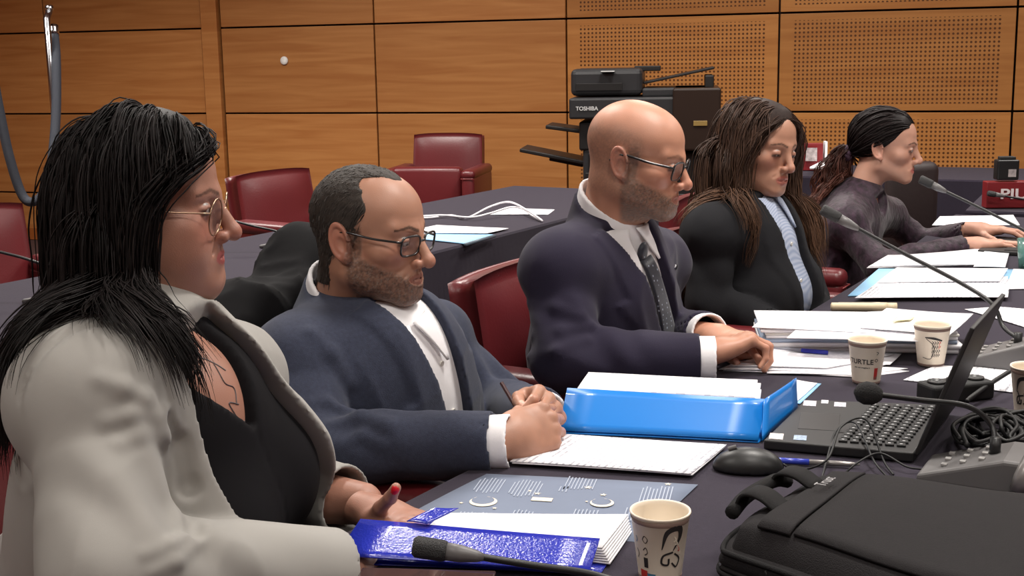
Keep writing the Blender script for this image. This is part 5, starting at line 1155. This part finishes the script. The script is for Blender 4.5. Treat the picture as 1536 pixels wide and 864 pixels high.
for i, q in enumerate(keys):
    if k0 is None: k0 = kme.build('key', M_key, e, bevel=.001); o = k0
    else: o = k0.copy(); COL.objects.link(o)
    o.location = tuple(q+[0, 0, .0195]); kl.box(q+[0, 0, .0217], (.004, .0035, .0002), KR)
kl.build('key_legends', M_keyl, e)
MB().box(lp(.48, .24)+[0, 0, .0183], (.065, .10, .0006), KR).build('touchpad', mat('touchpad', (38, 37, 38), .4), e, bevel=.001)
for u0, v0, w_, h_, c_ in ((.09, .06, .022, .032, (206, 198, 196)), (.10, .22, .020, .026, (150, 168, 190)), (.90, .06, .022, .034, (200, 196, 204)), (.955, .15, .012, .022, (214, 210, 214)), (.90, .27, .020, .028, (190, 186, 196))):
    st = MB().box(lp(u0, v0)+[0, 0, .0184], (w_, h_, .0006), KR).build('sticker', mat('sticker_%d' % int(u0*1000+v0*10), c_, .5, var=(240, .5)), e)
# screen lid: hinge at the far long side, leaning away from its user
h0, h1 = LQ[3]+[0, 0, .016], LQ[2]+[0, 0, .016]; tt = unit(np.array([ld[0]*.36, ld[1]*.36, 1.0])); lh = .215; nrm = unit(np.cross(h1-h0, tt))
if nrm@ld > 0: nrm = -nrm
lid = MB().add([h0, h1, h1+tt*lh, h0+tt*lh, h0-nrm*.007, h1-nrm*.007, h1+tt*lh-nrm*.007, h0+tt*lh-nrm*.007], [[0, 1, 2, 3], [7, 6, 5, 4], [0, 4, 5, 1], [1, 5, 6, 2], [2, 6, 7, 3], [3, 7, 4, 0]]).build('lid', M_lap, e, bevel=.002)
s0 = [h0+lu*.012+tt*.016, h1-lu*.012+tt*.016, h1-lu*.012+tt*(lh-.012), h0+lu*.012+tt*(lh-.012)]; MB().add([q+nrm*.0008 for q in s0], [[0, 1, 2, 3]]).build('screen', mat('dark_screen', (64, 64, 60), .16, spec=.6), lid)
# ---- mouse with cable
m0 = on(1122, 706, ZT); R_ = rotz(math.radians(-8)); e = empty('computer_mouse', m0, 'black computer mouse beside the laptop', 'mouse')
surf('shell', lambda P: np.maximum(ell((P-m0.astype(f32))@R_.astype(f32), (0, 0, .004), (.054, .031, .033)), -(P[..., 2]-ZT-.002)), m0-[.07, .07, .01], m0+[.07, .07, .05], .003, M_blk, e)
MB().tube([m0+R_@np.array([-.03, 0, .0335]), m0+R_@np.array([-.018, 0, .0375])], .0035, 10).build('scroll_wheel', M_grey, e)
MB().tube(spline([m0+R_@np.array([.052, .0, .012]), on(1195, 706, ZT+.004), on(1240, 690, ZT+.03), on(1262, 640, ZT+.055), on(1300, 630, ZT+.06), on(1325, 690, ZT+.012), on(1340, 712, ZT+.004)], 50), .0018, 6).build('cable', M_rub, e, smooth=True)
pn = empty('ballpoint_pen', on(1210, 692), 'blue and silver pen lying along the laptop edge', 'pen'); a, b_ = on(1152, 690, ZT+.006), on(1290, 697, ZT+.006)
MB().tube([a, a*.55+b_*.45], .0048, 10).build('barrel', mat('pen_blue2', (52, 66, 170), .25), pn, smooth=True); MB().tube([a*.55+b_*.45, a*.1+b_*.9, b_], [.0045, .004, .001], 10).build('tip', M_silver, pn, smooth=True)
# ---- cables: loops beside the laptop and the tangle behind its screen
def cable(name, label, pts, r, m=M_rub, group=None, n=70):
    o = MB().tube(spline(pts, n), r, 7).build(name, m, None, smooth=True); tag(o, label, 'cable', group); return o
cable('thin_cable', 'thin black cable arching high over the laptop keyboard edge', [on(1232, 720, ZT+.002), on(1240, 690, ZT+.012), on(1252, 650, ZT+.02), on(1270, 634, ZT+.03), on(1288, 640, ZT+.035), on(1310, 690, ZT+.016), on(1330, 715, ZT+.002)], .0016)
cable('thin_cable', 'thin black cable in low loops before the laptop', [on(1262, 716, ZT+.002), on(1285, 695, ZT+.02), on(1320, 680, ZT+.02), on(1360, 700, ZT+.01), on(1388, 706, ZT+.004), on(1375, 722, ZT+.003), on(1330, 722, ZT+.003)], .0016)
rr = random.Random(12); tl = []
tangle = [('stiff black cable coiled behind the laptop screen', .0036), ('black cable looping over the microphone base', .0028), ('black power cable in the tangle behind the laptop', .0044), ('black cable curling along the table past the laptop', .0034), ('flat coil of black cable beside the power strip', .0030), ('black cable bridging the coil and the paper cup', .0032)]
for i, (lab, r_) in enumerate(tangle):
    cx, cy = 1478+rr.uniform(-20, 40), 634+rr.uniform(-14, 16); pts = []; a0 = rr.uniform(0, 6)
    for k in range(13):
        an = a0+k*1.05; pts.append(on(cx+(36+rr.uniform(-10, 16))*math.cos(an)+k*1.5, cy+(20+rr.uniform(-6, 8))*math.sin(an), ZT+.006+.028*rr.random()+.006*i*.6))
    pts.append(on(1600, 628+i*9, ZT+.005)); cable('black_cable', lab, pts, r_, M_rub, None, 110)
cable('black_cable', 'thick black cable rising behind the laptop screen towards the far microphone', [on(1450, 602, ZT+.012), on(1462, 592, ZT+.02), on(1500, 566, ZT+.03), on(1540, 545, ZT+.03), on(1600, 530, ZT+.01)], .0045)
c = on(1416, 606, ZT); e = empty('power_strip', c, 'black power strip on the table behind the laptop screen', 'power strip')
MB().box(c+[.03, .03, .018], (.13, .055, .034), rotz(.3)).build('housing', M_blk2, e, bevel=.006)
for i in range(3): MB().lathe([(.017, .0), (.017, .004), (.013, .004), (.012, .001), (0, .001)], c+rotz(.3)@np.array([-.04+.04*i, 0, 0])+[.03, .03, .035], 18).build('socket', M_blk, e, smooth=True)
# ---- black laptop bag
bz = .085; B0 = [on(1080, 786, ZT+bz), on(1212, 704, ZT+bz*.8), on(1640, 742, ZT+bz*.8), on(1560, 930, ZT+bz)]
bc = sum(B0)/4; e = empty('laptop_bag', [bc[0], bc[1], ZT], 'black fabric laptop bag lying flat before the laptop', 'bag')
M_bag = mat('black_nylon', (24, 21, 23), .78, spec=.22, var=(40, .08), bump=(700, .4)); M_bag2 = mat('black_webbing', (28, 27, 28), .8, spec=.22, bump=(900, .6)); M_zip = mat('zip_black', (24, 23, 24), .4)
def bagp(u, v, z=0): q = B0[0]*(1-u)*(1-v)+B0[1]*(1-u)*v+B0[2]*u*v+B0[3]*u*(1-v); q = q.copy(); q[2] += z; return q
def bag_grid(n=28, grow=0., z0=0., inset=0., puff=.012):
    V = []; F = []
    us = np.linspace(0, 1, n)
    def soft(t): return t
    top = []
    for i, u in enumerate(us):
        for j, v in enumerate(us):
            e_ = min(u, 1-u, v*.9, (1-v)*.9); ed = min(1, e_/.09); z = -.030*(1-math.sqrt(max(0, 1-(1-ed)**2)))+puff*math.sin(math.pi*u)*math.sin(math.pi*v)+.004*math.sin(7*u+3*v)*math.sin(5*v+1)
            cu = (u-.5)*2; cv = (v-.5)*2; rr_ = 1-.018*(abs(cu)*abs(cv))**5*4; uu = .5+cu*rr_/2; vv = .5+cv*rr_/2; top.append(bagp(uu, vv, z+z0))
    return np.array(top).reshape(n, n, 3)
G = bag_grid(); n = G.shape[0]; b = MB().sheet(G); ring = [G[i, 0] for i in range(n)]+[G[n-1, j] for j in range(1, n)]+[G[i, n-1] for i in range(n-2, -1, -1)]+[G[0, j] for j in range(n-2, 0, -1)]
ring = np.array(ring); cen = ring.mean(0); rows = [ring]
for f, o_ in ((.06, .010), (.30, .016), (.42, .008), (.52, .016), (.85, .014), (1.0, .0)):
    q = ring.copy(); d = q-cen; d[:, 2] = 0; d /= np.linalg.norm(d, axis=1)[:, None]; q += d*o_; q[:, 2] = ring[:, 2]*(1-f)+(ZT+.002)*f; rows.append(q)
R_n = len(ring); b.add(np.concatenate(rows), [[a*R_n+i, a*R_n+(i+1) % R_n, (a+1)*R_n+(i+1) % R_n, (a+1)*R_n+i] for a in range(len(rows)-1) for i in range(R_n)])
b.build('body', M_bag, e, smooth=True)
d = ring-cen; d[:, 2] = 0; d /= np.linalg.norm(d, axis=1)[:, None]
for f, o_, r_, nm, mm in ((.05, .011, .0035, 'piping', M_bag2), (.42, .012, .004, 'zip', M_zip), (.52, .016, .003, 'piping', M_bag2)):
    q = ring+d*o_; q[:, 2] = ring[:, 2]*(1-f)+(ZT+.002)*f; MB().tube(np.concatenate([q, q[:1]]), r_, 6, cap=False).build(nm, mm, e, smooth=True)
def bag_strip(name, u0, u1, v0, v1, lift, m, n=14):
    g = [[bagp(u0+(u1-u0)*i/n, v0+(v1-v0)*j/n, 0) for j in range(n+1)] for i in range(n+1)]
    for i in range(n+1):
        for j in range(n+1):
            u, v = u0+(u1-u0)*i/n, v0+(v1-v0)*j/n; e_ = min(u, 1-u, v*.9, (1-v)*.9); ed = min(1, max(0, e_)/.09)
            g[i][j][2] += -.030*(1-math.sqrt(max(0, 1-(1-ed)**2)))+.012*math.sin(math.pi*u)*math.sin(math.pi*v)+.004*math.sin(7*u+3*v)*math.sin(5*v+1)+lift
    return MB().sheet(g).build(name, m, e, smooth=True, solid=.004)
bag_strip('top_band', .12, .235, .05, .97, .004, M_bag)
bag_strip('front_pocket', .245, .98, .06, .96, .003, M_bag)
for v0 in (.28, .66):
    a0 = bagp(.13, v0, .008); a1 = bagp(-.005, v0+.02, .018); a2 = bagp(-.035, v0+.03, -.004); w_ = unit(bagp(.13, v0+.1)-bagp(.13, v0))*.022
    p = spline([a0, bagp(.06, v0+.01, .020), a1, a2], 14); MB().sheet([[q-w_, q, q+w_] for q in p]).build('strap', M_bag2, e, smooth=True, solid=.004)
MB().tube(spline([bagp(-.03, .20, -.004), bagp(-.035, .35, .004), bagp(-.032, .55, .006), bagp(-.028, .70, .004), bagp(-.02, .80, -.004)], 24), .009, 10).build('handle', M_bag2, e, smooth=True)
mp_ = frame(bagp(.18, .60, .0205), bagp(.18, .70)-bagp(.18, .60), bagp(.10, .60)-bagp(.18, .60)); text('logo', 'Trust', .020, mp_, mat('logo_grey', (150, 148, 150), .5), e)
zp = bagp(.18, -.03, -.035); MB().tube(spline([zp, zp+[.004, -.006, -.01], zp+[.012, -.008, -.014], zp+[.010, -.004, -.004], zp], 16), .0022, 6).build('zip_pull', M_zip, e, smooth=True)
# ---- dark acrylic plate by the near edge, glass and bottle at the far side
c = on(640, 878, ZT); pl = MB().box(c+[0, -.005, .008], (.165, .04, .014), rotz(math.radians(-6))).build('acrylic_plate', mat('smoked_acrylic', (62, 46, 46), .08, spec=.7, coat=.5), None, bevel=.002); tag(pl, 'smoked acrylic block before the glossy indigo folder', 'block')
M_glass = mat('green_tumbler', (120, 170, 160), .12, trans=.55, alpha=.75)
o = on(1542, 402, ZT); g = MB().lathe([(.026, 0), (.034, .085), (.032, .085), (.024, .004), (0, .004)], o, 28).build('tumbler', M_glass, smooth=True); tag(g, 'green tinted plastic tumbler near the typing hands', 'glass')
o = on(1556, 362, ZT); e = empty('water_bottle', o, 'clear plastic water bottle behind the green tumbler', 'bottle'); MB().lathe([(0, .0), (.030, .0), (.032, .01), (.032, .11), (.030, .13), (.014, .165), (.013, .18), (0, .18)], o, 26).build('bottle_body', mat('clear_plastic', (225, 232, 238), .06, trans=.8, alpha=.5), e, smooth=True); MB().lathe([(0, .175), (.016, .175), (.016, .195), (0, .195)], o, 20).build('cap', mat('bottle_cap', (210, 216, 224), .4), e, smooth=True)
c = on(1515, 372, ZT); e = empty('laptop', c, 'thin dark laptop under the typing hands', 'laptop'); Rk = rotz(YF); MB().box(c+Rk@np.array([.04, 0, .007]), (.22, .33, .012), Rk).build('base', M_lap, e, bevel=.003); MB().box(c+Rk@np.array([.06, 0, .0138]), (.11, .29, .002), Rk).build('keyboard', M_key, e); MB().box(c+Rk@np.array([.185, 0, .11]), (.007, .33, .215), Rk@roty(.33)).build('lid', M_lap, e, bevel=.003)
tg = quad('paper_slip', [on(1357, 356, .80), on(1360, 346, .81), on(1382, 349, .81), on(1378, 360, .80)], 0, M_pap, None, th=.001)
bpy.data.objects.remove(tg)
# ---- straight table behind the sitters
pile('light blue folder with white sheets on the straight table behind', [([(560, 352), (655, 366), (712, 364), (738, 352), (600, 338)][0:1]+[(600, 344), (740, 352), (700, 366)], ZS, .004, M_lb), ([(600, 350), (655, 338), (763, 342), (730, 350)], ZS+.006, .0015, M_pap)], name='document_folder')
pn = MB().tube([on(698, 367, ZS+.006), on(742, 354, ZS+.006)], .006, 10).build('marker_pen', mat('slate_marker', (84, 96, 108), .4), smooth=True); tag(pn, 'slate grey marker at the edge of the light blue folder behind', 'marker')
pile('white sheets under the white cable on the straight table', [([(735, 322), (760, 312), (832, 314), (822, 322)], ZS, .0015, M_pap)])
pile('green edged white paper behind the neck of the man in the blazer', [([(455, 374), (462, 381), (500, 382), (500, 366)], ZS, .002, M_pap)])
M_wc = mat('white_cable', (226, 224, 228), .45)
cable('white_cable', 'white cable arching over papers on the straight table, its ends side by side', [on(560, 325, ZS+.005), on(636, 327, ZS+.005), on(676, 323, ZS+.006), on(700, 327, ZS+.006), on(735, 310, ZS+.02), on(764, 303, ZS+.04), on(790, 315, ZS+.03), on(813, 331, ZS+.006), on(800, 325, ZS+.008), on(785, 314, ZS+.02), on(765, 311, ZS+.03), on(735, 320, ZS+.02), on(705, 326, ZS+.012), on(660, 323, ZS+.011), on(600, 327, ZS+.011)], .0040, M_wc, None, 120)
# ---- black coat over the chair of the man in the blazer
cc = np.array([CH['m2'][0], CH['m2'][1], 0])-NV*.27
def coat(P):
    q = P-cc.astype(f32); x = q@NV.astype(f32); y = q@EV.astype(f32); z = P[..., 2]
    d = np.maximum(np.abs(x+.05*(z-.8))-.085-.04*sst(.9, .55, z), np.abs(y+.02)-.30-.05*(.9-z))
    top = .985+.045*np.sin(y*9+1.2)-.25*y*y+.03*np.sin(y*23); d = smax(d, z-top, .06); d = smax(d, .50-z, .03)
    return d-.016*ridged(P, (9, 9, 4), 2)-.006*ridged(P+3, (22, 22, 9))+.008
surf('black_coat', coat, cc+[-.5, -.5, .45], cc+[.5, .5, 1.1], .008, mat('black_coat_cloth', (15, 14, 16), .9, spec=.2, bump=(30, .2)), None); tag(bpy.data.objects['black_coat'], 'black coat slung over the back of an armchair', 'coat')
# ================================================================== far things
# ---- rope post
pb = at(88, 250, 7.2); pb = np.array([pb[0], pb[1], 0]); e = empty('rope_post', pb, 'chrome rope barrier post before the wood panelled wall', 'post')
ptop = at(74, 16, 7.2); MB().lathe([(0, 0), (.16, 0), (.16, .01), (.03, .03), (0, .03)], pb, 30).build('foot', M_chrome, e, smooth=True)
MB().tube([pb+[0, 0, .02], [pb[0], pb[1], ptop[2]-.05], ptop], .019, 14).build('pole', M_chrome, e, smooth=True); MB().lathe([(0, 0), (.024, 0), (.026, .012), (.02, .03), (0, .034)], ptop, 20).build('finial', M_chrome, e, smooth=True)
rp = [at(80, 42, 7.15), at(84, 90, 7.1), at(84, 170, 7.05), at(78, 240, 7.0), at(66, 288, 7.0), at(48, 303, 7.0), at(32, 290, 7.0), at(14, 235, 6.95), at(0, 170, 6.9), at(-14, 95, 6.85)]; 
e2 = empty('barrier_rope', rp[4], 'thick slate blue barrier rope hanging in a loop from the chrome post', 'rope'); P = spline(rp, 90); MB().tube(P, .026, 12).build('rope', mat('slate_rope', (40, 44, 54), .75, bump=(160, .9), stretch=(1, 1, 3)), e2, smooth=True)
MB().tube(P[:4]+(P[0]-P[1])*.6, .030, 12).build('end_cap', M_chrome, e2, smooth=True)
# ---- copier
cx = at(965, 300, 7.35); cx = np.array([cx[0], cx[1], 0]); cy_ = math.radians(-8); e = empty('photocopier', cx, 'large black photocopier with TOSHIBA lettering and side trays, before the perforated wall', 'photocopier'); Rc = rotz(cy_)
M_cp = mat('copier_charcoal', (40, 40, 42), .38); M_cp2 = mat('copier_black', (22, 20, 20), .45); M_cp3 = mat('copier_brown_black', (38, 26, 20), .35)
def cb(name, c, size, m, par=e, bev=.012, R_=None): return MB().box(cx+Rc@np.array(c), size, Rc if R_ is None else Rc@R_).build(name, m, par, bevel=bev)
cb('cabinet', (.03, .05, .42), (.66, .60, .84), M_cp2); cb('scanner_body', (.0, 0, 1.085), (.80, .62, .115), M_cp)
sb = cb('document_feeder', (-.20, .05, 1.225), (.40, .50, .15), M_cp, bev=.03); cb('feed_slot', (-.24, -.205, 1.20), (.26, .01, .04), M_cp2, sb, .002); cb('status_window', (-.19, -.19, 1.285), (.075, .10, .006), mat('pale_plastic', (190, 190, 188), .4), sb, .001)
cb('lid', (.20, .06, 1.165), (.40, .52, .05), M_cp); cb('feed_tray', (.20, .06, 1.255), (.40, .34, .014), M_cp2, e, .004, roty(-.20)); cb('tray_guide', (.02, .10, 1.295), (.15, .10, .03), M_cp2, e, .006); cb('tray_end', (.37, .10, 1.205), (.05, .42, .10), M_cp2, e, .008)
cb('side_panel', (.30, -.02, 1.02), (.26, .62, .34), M_cp3); bl = cb('nameplate', (.32, -.335, 1.0), (.075, .004, .028), mat('brass_label', (132, 108, 60), .4), e, .002)
cb('output_bridge', (-.17, .0, .93), (.36, .50, .16), M_cp2); cb('finisher', (-.19, 0, .76), (.28, .48, .20), M_cp)
for (zz, ln, an) in ((.965, .22, .14), (.81, .40, .20)): cb('paper_tray', (-.36-ln*.35, -.02, zz), (ln, .32, .022), M_cp2, e, .006, roty(an))
cb('tray_rib', (-.44, -.02, .775), (.20, .10, .03), M_cp2, e, .006, roty(.20)); lb = cb('label_panel', (-.235, -.25, .66), (.16, .02, .13), M_cp2, e, .004)
for k in range(4): cb('label_print', (-.215, -.262, .695-.016*k), (.10, .001, .007), mat('label_white', (190, 190, 190), .6), lb, 0)
text('brand_lettering', 'TOSHIBA', .030, frame(cx+Rc@np.array([-.30, -.3145, 1.085]), Rc@np.array([1., 0, 0]), (0, 0, 1)), mat('label_white', (190, 190, 190), .6), e, bold=.0006)
for k in range(3): d_ = cb('paper_drawer', (.03, -.252, .14+.19*k), (.62, .012, .17), M_cp2, e, .004); cb('drawer_handle', (.03, -.262, .19+.19*k), (.22, .012, .03), M_cp, d_, .004)
for sx in (-.27, .33):
    for sy in (-.2, .3): MB().lathe([(0, 0), (.03, 0), (.03, .03), (0, .03)], cx+Rc@np.array([sx, sy, 0]), 12).build('caster', M_blk2, e)
# ---- far table: red name plate and a paper stack
pile('thick white paper stack on the far table beside the red plate', slab_layers([(1216, 252), (1240, 240), (1275, 240), (1268, 252)], ZS, 4, .012, [M_pap], 1.5))
M_red = mat('dark_red_plastic', (122, 26, 32), .45); c = on(1205, 256, ZT); e = empty('name_plate', c, 'dark red name plate with a white card behind the speaking woman', 'name plate')
MB().box(c+[0, 0, .075], (.20, .05, .145), rotz(-.2)).build('plate', M_red, e, bevel=.004); MB().box(c+[.03, -.045, .09], (.06, .004, .07), rotz(-.2)).build('emblem', mat('emblem_grey', (170, 160, 160), .6, var=(60, .4)), e); MB().box(c+[.115, .0, .08], (.012, .07, .15), rotz(-.1)).build('card', M_pap, e)
# ---- side table: red sign and black device
c = on(1514, 312, ZT); Rs = rotz(math.radians(-4)); e = empty('red_sign', c, 'dark red sign with white letters PIU on the side table', 'sign')
MB().box(c+[.06, 0, .055], (.32, .06, .105), Rs).build('panel', M_red, e, bevel=.004)
text('lettering', 'PIU', .056, frame(c+Rs@np.array([.006, -.0312, .058]), Rs@np.array([1., 0, 0]), (0, 0, 1)), mat('sign_white', (226, 214, 214), .6), e, sx=1.35, bold=.0012)
c2 = c+Rs@np.array([-.02, 0, .112]); e = empty('black_device', c2, 'small black boxy device standing on the red sign', 'device')
MB().box(c2+[0, 0, .042], (.085, .055, .080), Rs).build('housing', M_blk, e, bevel=.006); MB().box(c2+[0, 0, .088], (.06, .04, .012), Rs).build('cap', M_blk2, e, bevel=.003); MB().box(c2+Rs@np.array([.015, -.028, .03]), (.03, .003, .03), Rs).build('label', mat('emblem_grey', (170, 160, 160), .6, var=(60, .4)), e)
# ---- dark chair behind the typing woman
fc = at(1366, 300, 5.6); e = empty('dark_chair', (fc[0], fc[1], 0), 'very dark brown chair back behind the face of the typing woman', 'chair'); M_dc = mat('dark_brown_leather', (36, 22, 22), .6, bump=(60, .2))
MB().box((fc[0], fc[1], .66), (.24, .09, .46), rotz(.2)).build('backrest', M_dc, e, bevel=.04, smooth=True); MB().box((fc[0]-.05, fc[1]+.22, .45), (.30, .42, .10), rotz(.2)).build('seat', M_dc, e, bevel=.03, smooth=True)
for sx, sy in ((-.17, .38), (.1, .4), (-.1, .02), (.1, .0)): MB().tube([(fc[0]+sx, fc[1]+sy, 0), (fc[0]+sx, fc[1]+sy, .42)], .015, 10).build('leg', M_chrome, e)
print('TOTAL', round(time.time()-T0, 1))
